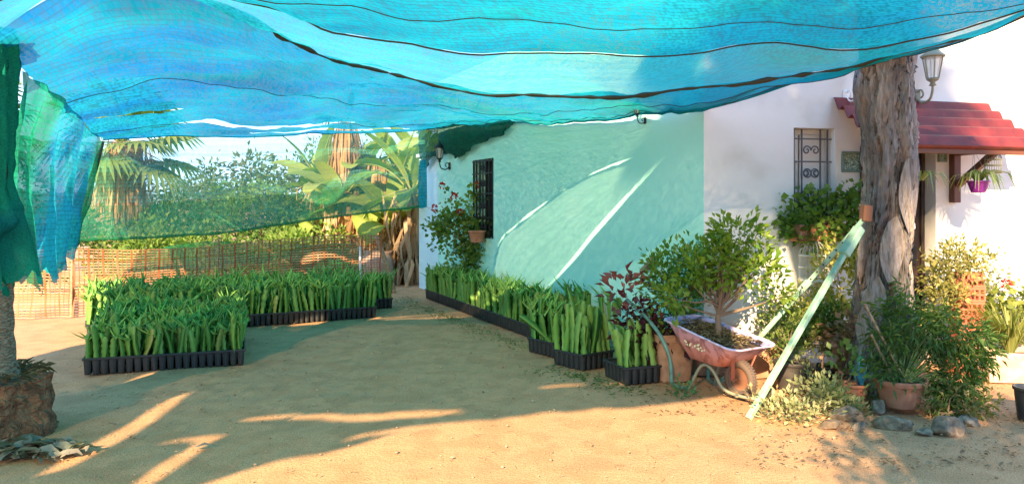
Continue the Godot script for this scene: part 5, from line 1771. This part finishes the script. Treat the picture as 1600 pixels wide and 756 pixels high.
	t = plant("geranium", "thick round leaved geranium trailing from the box under the narrow white window", "plant", FW * Vector3(1.25, 1.36, 0.14), [[Vector3(-0.12, 0.12, 0.05), Vector3(0.36, 0.16, 0.18)], [Vector3(-0.28, 0.0, 0.12), Vector3(0.22, 0.12, 0.13)], [Vector3(0.26, 0.20, 0.05), Vector3(0.22, 0.18, 0.16)], [Vector3(0.05, -0.07, 0.14), Vector3(0.40, 0.13, 0.08)], [Vector3(0.34, 0.42, 0.05), Vector3(0.06, 0.05, 0.06)], [Vector3(0.22, -0.22, 0.1), Vector3(0.16, 0.12, 0.1)]], 2100, 0.035, 0.075, 0.95, Color(0.07, 0.17, 0.03), Color(0.24, 0.36, 0.07), "leaf", 0.35, 0.1, 5)
	t.rotation.y = -0.24
	t = thing("pot", "terracotta pot on the white wall below the geranium, right of the birdcage", "pot", FW * Vector3(1.44, 1.02, 0.12))
	round_pot(t, 0.06, 0.085, 0.15, M.terracotta, 0.014)
	t = thing("flower_pot", "terracotta pot with red geranium at the sill of the side window", "pot", FG * Vector3(-5.05, 1.0, 0.15))
	round_pot(t, 0.10, 0.13, 0.18, M.terracotta, 0.014)
	t = plant("geranium", "red flowering geranium at the side wall, left of the side window", "plant", FG * Vector3(-5.55, 1.0, 0.2), [[Vector3(-0.1, 0.12, 0), Vector3(0.38, 0.28, 0.25)], [Vector3(-0.25, 0.46, 0.0), Vector3(0.24, 0.2, 0.16)], [Vector3(0.3, 0.08, 0.1), Vector3(0.3, 0.22, 0.22)], [Vector3(0.1, -0.25, 0.1), Vector3(0.3, 0.24, 0.22)], [Vector3(0.18, 0.55, 0), Vector3(0.12, 0.22, 0.1)]], 1500, 0.05, 0.10, 0.9, Color(0.07, 0.17, 0.03), Color(0.30, 0.38, 0.09), "leaf", 0.35, 0.1, 5)
	for q in [[-0.30, 0.86], [0.24, 0.88], [-0.42, 0.52], [-0.02, 0.45], [-0.12, 0.7]]:
		mb = MB.new()
		var c := Vector3(q[0], q[1], 0.12)
		for i in 26:
			mb.col = Color(0.55, 0.03, 0.03).lerp(Color(0.75, 0.10, 0.08), R.randf())
			var d := (rv() + Vector3.UP * 0.4).normalized()
			mb.leaf(c + d * 0.03, d, rv(), rr(0.03, 0.05), rr(0.03, 0.045), 0.1)
		obj("flower", mb, M.red_leaf, t)
	# hung on the white wall
	birdcage("birdcage", "white wire birdcage hung on the white wall under the geranium", FW * Vector3(1.05, 0.86, 0.17), 0.135, 0.40, M.white_iron, "birdcage")
	birdcage("cage_lantern", "small rusty white cage lantern hanging from the right end of the red canopy", P(1553, 268, 7.3), 0.07, 0.2, M.cream_metal, "lantern")
	var at := P(1530, 301, 7.1)
	t = thing("hanging_pot", "purple hanging pot under the red canopy", "pot", at)
	round_pot(t, 0.062, 0.095, 0.11, M.purple_plastic, 0.008)
	mb = MB.new()
	for a in [0.3, 2.4, 4.5]: mb.tube([Vector3(0.09 * cos(a), 0.11, 0.09 * sin(a)), Vector3(-0.03, 0.40, -0.02)], 0.002, 4)
	mb.tube([Vector3(-0.03, 0.40, -0.02), Vector3(-0.03, 0.44, -0.02)], 0.004, 5)
	obj("hanger", mb, M.cream_metal, t)
	R.seed = 142
	for q in [[at + Vector3(0, 0.10, 0), 34, 0.34, "spider_plant", "spider plant spilling over the purple hanging pot"], [P(1440, 282, 6.9), 14, 0.26, "spider_plant", "spiky green plant showing right behind the old trunk at door height"]]:
		t = thing(q[3], q[4], "plant", q[0])
		mb = MB.new()
		for i in q[1]:
			var a := R.randf() * TAU
			var o := Vector3(cos(a), 0, sin(a))
			var l: float = q[2] * rr(0.5, 1.1)
			mb.col = Color(0.16, 0.24, 0.06).lerp(Color(0.42, 0.46, 0.2), R.randf())
			mb.blade([o * 0.02, o * l * 0.35 + Vector3(0, l * 0.3, 0), o * l * 0.75 + Vector3(0, l * 0.22, 0), o * l + Vector3(0, -l * rr(0.0, 0.45), 0)], [0.012, 0.02, 0.016, 0.002], Vector3.UP, 0.3)
		obj("foliage", mb, M.leaf, t, "stuff")
	# the big terracotta bowl with a feathery shrub
	t = thing("terracotta_pot", "wide terracotta pot with bamboo canes before the old trunk", "pot", G(1420, 648) + Vector3(0.01, 0.03, -0.14))
	round_pot(t, 0.135, 0.18, 0.21, M.terracotta, 0.02)
	for q in [[Vector3(0.04, 0.15, 0.05), Vector3(-0.28, 0.78, 0.02)], [Vector3(-0.03, 0.15, 0.02), Vector3(-0.24, 0.55, 0.05)], [Vector3(0.07, 0.15, 0.0), Vector3(0.15, 0.45, 0.0)]]:
		mb = MB.new()
		mb.tube([q[0], q[1]], [0.011, 0.009], 7)
		obj("cane", mb, M.weathered_wood, t)
	R.seed = 143
	t = thing("jasmine_bush", "feathery dark green bush arching out of the wide terracotta pot", "shrub", G(1420, 648) + Vector3(0.01, 0.2, -0.14))
	mb = MB.new()
	var blobs := [[Vector3(0.08, 0.44, 0), Vector3(0.26, 0.24, 0.2)], [Vector3(0.38, 0.34, 0.0), Vector3(0.24, 0.24, 0.2)], [Vector3(0.42, 0.08, 0.05), Vector3(0.2, 0.18, 0.16)], [Vector3(-0.12, 0.30, 0), Vector3(0.14, 0.14, 0.14)], [Vector3(0.55, 0.26, 0.0), Vector3(0.12, 0.2, 0.14)], [Vector3(0.3, -0.08, 0.08), Vector3(0.16, 0.08, 0.1)], [Vector3(-0.05, 0.1, 0.06), Vector3(0.14, 0.07, 0.1)], [Vector3(0.05, 0.66, 0), Vector3(0.08, 0.08, 0.08)]]
	var cs := foliage(mb, blobs, 4200, 0.035, 0.085, 0.2, Color(0.06, 0.15, 0.05), Color(0.22, 0.33, 0.10), -0.15, 0.35, 1.3, 26)
	obj("foliage", mb, M.leaf, t, "stuff")
	mb = MB.new()
	twigs(mb, Vector3(0, -0.03, 0), cs, 3, 0.008, 0.7)
	obj("stem", mb, M.green_stem, t)
	# small terracotta pot with a blue green parrot ornament
	t = thing("terracotta_pot", "small terracotta pot under the parrot ornament", "pot", G(1337, 632))
	round_pot(t, 0.075, 0.10, 0.17, M.terracotta, 0.012)
	R.seed = 144
	plant("pot_succulent", "broad leaved yellow green seedling in the small terracotta pot", "plant", G(1330, 632) + Vector3(-0.03, 0.15, 0), [[Vector3(-0.04, 0.10, 0), Vector3(0.05, 0.08, 0.05)], [Vector3(0.05, 0.18, -0.03), Vector3(0.06, 0.05, 0.05)]], 46, 0.05, 0.09, 0.7, Color(0.10, 0.2, 0.04), Color(0.28, 0.38, 0.10), "leaf", 0.4, 0.2, 5)
	t = thing("parrot_ornament", "painted blue and green parrot ornament perched over the small terracotta pot", "ornament", G(1337, 632) + Vector3(0.035, 0.16, 0.03))
	mb = MB.new()
	var pr := [[0.0, 0.012], [0.03, 0.02], [0.06, 0.038], [0.10, 0.047], [0.14, 0.042], [0.165, 0.03], [0.185, 0.030], [0.205, 0.027], [0.222, 0.015], [0.228, 0.002]]
	var rows := []
	for q in pr:
		var row := PackedVector3Array()
		for s in 18:
			var a := TAU * s / 18.0
			row.push_back(Vector3(q[1] * cos(a) - 0.03 * (q[0] - 0.1), q[0], -q[1] * 0.9 * sin(a) + 0.12 * maxf(0, q[0] - 0.15)))
		rows.push_back(row)
	mb.grid(rows, true)
	for i in pr.size():
		for s in 18: mb.c[i * 18 + s] = Color(0.05, 0.28, 0.10) if i > 5 else (Color(0.05, 0.26, 0.42) if s % 9 < 5 else Color(0.12, 0.42, 0.45))
	obj("body", mb, M.parrot_paint, t)
	mb = MB.new()
	mb.col = Color(0.05, 0.12, 0.3)
	mb.blade([Vector3(0.0, 0.06, -0.03), Vector3(0.01, 0.0, -0.045), Vector3(0.02, -0.09, -0.05)], [0.04, 0.035, 0.008], Vector3.BACK, 0.1)
	obj("tail", mb, M.parrot_paint, t)
	for s in [-1.0, 1.0]:
		mb = MB.new()
		mb.col = Color(0.08, 0.34, 0.30)
		mb.blade([Vector3(s * 0.04, 0.145, 0.0), Vector3(s * 0.052, 0.10, -0.005), Vector3(s * 0.03, 0.02, -0.025)], [0.03, 0.05, 0.01], Vector3(s, 0, 0.2), 0.2)
		obj("wing", mb, M.parrot_paint, t)
	mb = MB.new()
	mb.col = Color(0.5, 0.42, 0.2)
	mb.tube([Vector3(-0.003, 0.205, 0.028), Vector3(-0.004, 0.20, 0.045), Vector3(-0.004, 0.185, 0.05)], [0.010, 0.008, 0.002], 7)
	obj("beak", mb, M.parrot_paint, t)
	# right: trailing shrub over a pierced brick pillar, planter, flowers
	t = thing("brick_pillar", "red pierced brick pillar under the trailing shrub right of the door", "pillar", P(1510, 560, 7.15) * Vector3(1, 0, 1))
	for r in 7:
		for s in 2:
			mb = MB.new()
			var y := 0.06 + r * 0.135
			# a pierced block: two faces with round holes, shown as an open lattice of bars
			var cx := -0.062 + 0.125 * s
			for k in 3: mb.bx(Vector3(cx, y - 0.058 + 0.056 * k, 0.0), Vector3(0.118, 0.022, 0.2), 0.003)
			for k in 3: mb.bx(Vector3(cx - 0.047 + 0.047 * k + (0.012 if r % 2 else -0.012), y, 0.0), Vector3(0.02, 0.128, 0.194), 0.003)
			obj("brick", mb, M.brick_red, t)
	mb = MB.new()
	mb.bx(Vector3(0, 0.48, -0.02), Vector3(0.2, 0.9, 0.1))
	obj("core", mb, M.rusty_brown, t)
	R.seed = 145
	plant("trailing_shrub", "olive yellow trailing shrub on top of the red brick pillar", "shrub", P(1500, 455, 7.1), [[Vector3(-0.02, 0.26, 0), Vector3(0.26, 0.17, 0.2)], [Vector3(-0.2, 0.12, 0.02), Vector3(0.16, 0.2, 0.15)], [Vector3(-0.22, -0.12, 0.05), Vector3(0.12, 0.2, 0.12)], [Vector3(0.16, 0.22, 0), Vector3(0.15, 0.14, 0.14)], [Vector3(-0.1, -0.02, 0.1), Vector3(0.1, 0.16, 0.08)]], 1700, 0.03, 0.06, 0.6, Color(0.18, 0.18, 0.05), Color(0.48, 0.44, 0.16), "soft_leaf", 0.2, 0.2, 4)
	t = thing("trough_planter", "long pink concrete trough planter at the right edge", "planter", G(1548, 598))
	mb = MB.new()
	for q in [[Vector3(0.6, 0.13, -0.02), Vector3(1.2, 0.26, 0.04)], [Vector3(0.6, 0.13, -0.34), Vector3(1.2, 0.26, 0.04)], [Vector3(0.02, 0.13, -0.18), Vector3(0.04, 0.26, 0.28)], [Vector3(1.18, 0.13, -0.18), Vector3(0.04, 0.26, 0.28)]]: mb.bx(q[0], q[1], 0.006)
	obj("trough", mb, M.pink_concrete, t)
	mb = MB.new()
	mb.bx(Vector3(0.6, 0.11, -0.18), Vector3(1.11, 0.22, 0.27))
	obj("soil", mb, M.potting_soil, t)
	t.rotation.y = -0.14
	t = thing("grass_clump", "arching yellow green grass clump in the pink trough planter", "plant", G(1592, 598) + Vector3(0.06, 0.22, -0.2))
	mb = MB.new()
	for i in 170:
		var a := R.randf() * TAU
		var o := Vector3(cos(a) - 0.35, 0, sin(a)).normalized()
		var l := rr(0.3, 0.62)
		mb.col = Color(0.16, 0.22, 0.04).lerp(Color(0.46, 0.44, 0.16), R.randf())
		var k := rr(0.5, 1.0)
		mb.blade([o * 0.03, o * l * 0.3 * k + Vector3(0, l * 0.45, 0), o * l * 0.65 * k + Vector3(0, l * 0.72, 0), o * l * k + Vector3(0, l * rr(0.45, 0.8), 0)], [0.008, 0.014, 0.011, 0.001], Vector3.UP, 0.3)
	obj("blade_mass", mb, M.leaf, t, "stuff")
	t = plant("geranium", "sunlit geranium with red flowers at the right edge, behind the grass clump", "plant", P(1575, 540, 7.35), [[Vector3(0.0, 0.25, 0), Vector3(0.28, 0.2, 0.18)], [Vector3(-0.16, 0.42, 0.0), Vector3(0.14, 0.14, 0.12)], [Vector3(0.2, 0.4, 0), Vector3(0.2, 0.16, 0.15)]], 900, 0.04, 0.08, 0.9, Color(0.14, 0.2, 0.04), Color(0.40, 0.42, 0.12), "leaf", 0.3, 0.15, 4)
	for q in [[0.16, 0.52], [0.28, 0.42], [-0.1, 0.6]]:
		mb = MB.new()
		for i in 24:
			mb.col = Color(0.55, 0.03, 0.03).lerp(Color(0.75, 0.12, 0.10), R.randf())
			var d := (rv() + Vector3.UP * 0.4).normalized()
			mb.leaf(Vector3(q[0], q[1], 0.14) + d * 0.025, d, rv(), 0.04, 0.035, 0.1)
		obj("flower", mb, M.red_leaf, t)
	plant("grey_shrub", "dry grey leaved shrub stem behind the geranium at the right edge", "shrub", P(1556, 540, 7.45), [[Vector3(0.0, 0.62, 0), Vector3(0.10, 0.12, 0.1)], [Vector3(-0.14, 0.55, 0.0), Vector3(0.1, 0.1, 0.1)]], 160, 0.03, 0.06, 0.8, Color(0.2, 0.22, 0.16), Color(0.38, 0.38, 0.28), "soft_leaf", 0.2, 0.2, 2)
	t = thing("pot", "black plastic pot cut off by the right edge of the photo", "pot", G(1606, 656) + Vector3(0.03, 0, 0))
	round_pot(t, 0.085, 0.11, 0.24, M.black_plastic, 0.012)
	# bed of stones round the trunk
	var n := 0
	for q in [["pale rounded stone left in the row, below the small terracotta pot", 1338, 662, 0.17, 0.13, 0.13, 0.2], ["low flat stone at the left end of the row", 1308, 672, 0.13, 0.07, 0.10, 0.4], ["small stone wedged between the pale stone and the long slab", 1352, 674, 0.10, 0.07, 0.08, 0.9], ["long flat slab under the wide terracotta pot", 1408, 676, 0.20, 0.10, 0.13, -0.1], ["red brown stone behind the long slab", 1382, 650, 0.12, 0.12, 0.1, 0.5], ["thin flat stone right of the long slab", 1456, 682, 0.12, 0.04, 0.09, 0.2], ["big square stone at the right end of the row", 1496, 684, 0.16, 0.14, 0.14, 0.1], ["low stone behind the big square stone", 1530, 668, 0.15, 0.08, 0.12, 0.3], ["half buried stone beside the pink leaved plant", 1300, 640, 0.10, 0.08, 0.09, 0.2]]:
		var g := G(q[1], q[2])
		rock(q[0], g + Vector3(0, -0.015, -q[5]), Vector3(q[3], q[4], q[5]) * 0.82, 150 + n * 3, q[6])
		n += 1
	R.seed = 146
	# pale succulents and sprawling plants at the edge of the bed
	var gl := Color(0.14, 0.19, 0.08)
	var gh := Color(0.42, 0.43, 0.22)
	for q in [["cream tipped sprawling succulent at the left front of the bed", 1240, 660, 0.26, 0.12, 420, Color(0.22, 0.24, 0.10), Color(0.62, 0.6, 0.36)], ["grey green succulent clump left of the small terracotta pot", 1285, 648, 0.22, 0.22, 420, gl, gh], ["dull green succulent between the wheelbarrow foot and the bed", 1205, 642, 0.16, 0.07, 200, Color(0.2, 0.16, 0.08), Color(0.45, 0.36, 0.2)], ["succulent spilling over the pale rounded stone", 1322, 652, 0.16, 0.10, 200, gl, gh], ["upright succulent with a yellow tip behind the clump", 1270, 625, 0.10, 0.26, 170, gl, gh], ["small green plant at the left foot of the wide terracotta pot", 1372, 640, 0.12, 0.09, 160, Color(0.08, 0.15, 0.05), Color(0.26, 0.34, 0.14)]]:
		plant("succulent", q[0], "succulent", G(q[1], q[2]) + Vector3(0, 0, -0.1), [[Vector3(0, q[4] * 0.55, 0), Vector3(q[3], q[4] * 0.6, q[3] * 0.7)], [Vector3(q[3] * 0.5, q[4] * 0.35, 0.05), Vector3(q[3] * 0.6, q[4] * 0.4, q[3] * 0.5)]], q[5], 0.03, 0.06, 0.5, q[6], q[7], "soft_leaf", 0.45, 0.1, 3)
	plant("weed", "trailing green plant at the right foot of the bed, under the feathery bush", "plant", G(1500, 660) + Vector3(0, 0, -0.15), [[Vector3(0, 0.1, 0), Vector3(0.25, 0.12, 0.15)], [Vector3(0.25, 0.08, 0), Vector3(0.2, 0.08, 0.15)]], 480, 0.03, 0.06, 0.5, Color(0.08, 0.12, 0.04), Color(0.3, 0.28, 0.12), "leaf", 0.3, 0.2, 3)
	plant("weed", "flat green weed on the ground under the wheelbarrow leg", "plant", G(1066, 618), [[Vector3(0, 0.015, 0), Vector3(0.13, 0.015, 0.05)]], 120, 0.03, 0.07, 0.4, Color(0.06, 0.16, 0.06), Color(0.14, 0.3, 0.12), "leaf", 0.05, 0.1, 0)

func litter() -> void:
	R.seed = 151
	# dry leaves, straw and small stones strewn on the earth
	var mb := MB.new()
	mb.leaf(Vector3(-0.5, 0, 0), Vector3.RIGHT, Vector3.UP, 1.0, 0.42, 0.15)
	var lm := mb.mesh(M.dry_leaf)
	var xfs := []
	var cols := []
	for i in 3000:
		var g: Vector3
		var k := R.randf()
		if k < 0.34: g = G(rr(1180, 1600), rr(600, 735))
		elif k < 0.44: g = G(rr(1000, 1240), rr(585, 650))
		elif k < 0.56: g = G(rr(640, 1000), 0.0) if false else (W(0.2, 0, 8.7).lerp(W(-1.7, 0, 13.2), R.randf()) + Vector3(-absf(R.randfn()) * 0.3, 0, 0))
		elif k < 0.64: g = W(-3.3, 0, 5.2) + Vector3(R.randfn() * 0.5, 0, R.randfn() * 0.5)
		else: g = W(rr(-4.5, 4.5), 0, rr(4.0, 12.0))
		var s := rr(0.012, 0.05) if k < 0.5 else rr(0.008, 0.03)
		var b := Basis(Vector3.UP, R.randf() * TAU) * Basis(Vector3.RIGHT, rr(-0.5, 0.5)) * Basis(Vector3.BACK, rr(-0.3, 0.3))
		xfs.push_back(Transform3D(b.scaled(Vector3(s, s, s * rr(0.4, 1.4))), g + Vector3(0, 0.006 + rr(0, 0.008), 0)))
		cols.push_back(Color(0.20, 0.12, 0.07).lerp(Color(0.58, 0.45, 0.29), R.randf()))
	var o: Node = many("leaf_litter", lm, xfs, cols, self)
	tag(o, "dry leaf bits and straw strewn over the earth yard", "litter")
	mb = MB.new()
	mb.bx(Vector3.ZERO, Vector3(1.0, 0.03, 0.035))
	var sm := mb.mesh(M.dry_leaf)
	xfs = []
	cols = []
	for i in 1500:
		var g := W(rr(-4.5, 3.5), 0, rr(4.2, 10.0)) if i % 3 else W(R.randfn() * 1.3 - 2.0, 0, 6.6 + R.randfn() * 0.9)
		var s := 0.015 + 0.05 * pow(R.randf(), 2.0)
		xfs.push_back(Transform3D(Basis(Vector3.UP, R.randf() * TAU).scaled(Vector3(s, 0.06, 0.06)), g + Vector3(0, 0.004, 0)))
		cols.push_back(Color(0.22, 0.15, 0.08).lerp(Color(0.66, 0.54, 0.36), R.randf()))
	o = many("straw", sm, xfs, cols, self)
	tag(o, "short bits of straw scattered over the earth", "straw")
	mb = MB.new()
	mb.lathe([Vector2(0.0, -0.4), Vector2(0.42, -0.25), Vector2(0.5, 0.0), Vector2(0.36, 0.28), Vector2(0.0, 0.4)], 7)
	var pm := mb.mesh(M.stone)
	xfs = []
	cols = []
	for i in 2600:
		var g := W(rr(-5, 4.5), 0, rr(4.0, 11.0))
		var s := 0.005 + 0.02 * pow(R.randf(), 5.0)
		xfs.push_back(Transform3D(Basis(rv(), R.randf() * TAU).scaled(Vector3(s, s * 0.7, s)), g + Vector3(0, s * 0.2, 0)))
		cols.push_back(Color(1.9, 1.25, 0.8).lerp(Color(2.2, 1.9, 1.6), R.randf()))
	o = many("gravel", pm, xfs, cols, self)
	tag(o, "small pebbles and crumbs of earth on the yard", "gravel")
	# weeds along the wall row
	mb = MB.new()
	for i in 900:
		var g := W(0.35, 0, 8.3).lerp(W(-1.6, 0, 12.6), R.randf()) + Vector3(-0.05 - absf(R.randfn()) * 0.16, 0.0, R.randfn() * 0.1)
		if i > 560: g = W(0.45, 0, 7.3).lerp(W(1.2, 0, 6.4), R.randf()) + Vector3(-absf(R.randfn()) * 0.2, 0, R.randfn() * 0.12)
		mb.col = Color(0.10, 0.2, 0.05).lerp(Color(0.3, 0.34, 0.14), R.randf())
		mb.leaf(g, Vector3(R.randfn(), 0.5, R.randfn()).normalized(), Vector3.UP, rr(0.02, 0.05), rr(0.006, 0.018), 0.3)
	o = obj("weed_cover", mb, M.leaf, self, "stuff")
	tag(o, "thin green weeds along the foot of the wall row of trays", "weeds")
	# heap of withered leaves at the left
	var t := thing("leaf_heap", "heap of withered grey green leaves in the lower left corner", "leaf heap", G(40, 712))
	var shapes := []
	for v in 4:
		mb = MB.new()
		for q in 1:
			mb.col = [Color(0.22, 0.25, 0.2), Color(0.33, 0.33, 0.27), Color(0.16, 0.2, 0.15), Color(0.4, 0.38, 0.32)][v]
			var l := 0.15
			mb.blade([Vector3(-l * 0.5, 0, 0), Vector3(-l * 0.25, 0.012, 0.01 * v), Vector3(0.02, 0.02, 0), Vector3(l * 0.35, 0.01, 0.01), Vector3(l * 0.55, -0.012 + 0.01 * v, 0)], [0.012, 0.055, 0.07, 0.045, 0.004], Vector3.UP, 0.25)
		shapes.push_back(mb.mesh(M.dry_leaf))
	for i in 95:
		var r := pow(R.randf(), 0.7)
		var a := R.randf() * TAU
		var p := Vector3(cos(a) * r * 0.36, 0.012 + 0.075 * (1.0 - r) * R.randf() + 0.012, sin(a) * r * 0.16)
		put("leaf", shapes[i % 4], t, Transform3D((Basis(Vector3.UP, R.randf() * TAU) * Basis(Vector3.RIGHT, rr(-0.7, 0.7)) * Basis(Vector3.BACK, rr(-0.4, 0.4))).scaled(Vector3.ONE * rr(0.6, 1.25)), p))
	var fl := put("fallen_leaf", shapes[3], self, Transform3D(Basis(Vector3.UP, 0.3).scaled(Vector3.ONE * 0.75), G(316, 701) + Vector3(0, 0.012, 0)))
	tag(fl, "single curled dry leaf on the bare earth, left foreground", "leaf")

func _ready() -> void:
	R.seed = 1
	var cam := Camera3D.new()
	cam.name = "camera"
	cam.projection = Camera3D.PROJECTION_FRUSTUM
	cam.near = 0.05
	cam.far = 6000.0
	cam.size = 0.05 * 756.0 / F
	cam.frustum_offset = Vector2(0, -0.05 * (378.0 - HY) / F)
	cam.position = Vector3(0, EYE, 0)
	add_child(cam)
	cam.current = true
	var we := WorldEnvironment.new()
	we.name = "world_environment"
	var e := Environment.new()
	e.background_mode = Environment.BG_SKY
	var sky := Sky.new()
	var sm := ProceduralSkyMaterial.new()
	sm.sky_top_color = Color(0.46, 0.62, 0.80)
	sm.sky_horizon_color = Color(0.72, 0.86, 0.95)
	sm.sky_curve = 0.13
	sm.ground_bottom_color = Color(0.35, 0.28, 0.22)
	sm.ground_horizon_color = Color(0.6, 0.58, 0.55)
	sky.sky_material = sm
	e.sky = sky
	e.background_energy_multiplier = 0.95
	e.tonemap_mode = Environment.TONE_MAPPER_LINEAR
	e.tonemap_exposure = 4.0
	e.sdfgi_enabled = true
	e.ssao_enabled = true
	e.ssil_enabled = true
	we.environment = e
	add_child(we)
	var sun := DirectionalLight3D.new()
	sun.name = "sun"
	sun.light_color = Color(1.0, 0.87, 0.68)
	sun.light_energy = 1.6
	sun.light_angular_distance = 0.5
	sun.shadow_enabled = true
	sun.sky_mode = DirectionalLight3D.SKY_MODE_LIGHT_ONLY
	var ce := cos(deg_to_rad(SUN_EL))
	sun.look_at_from_position(Vector3.ZERO, Vector3(sin(deg_to_rad(SUN_AZ)) * ce, -sin(deg_to_rad(SUN_EL)), -cos(deg_to_rad(SUN_AZ)) * ce))
	add_child(sun)
	materials()
	ground()
	house()
	nets()
	left_trunk()
	background()
	fence()
	trays()
	right_side()
	litter()
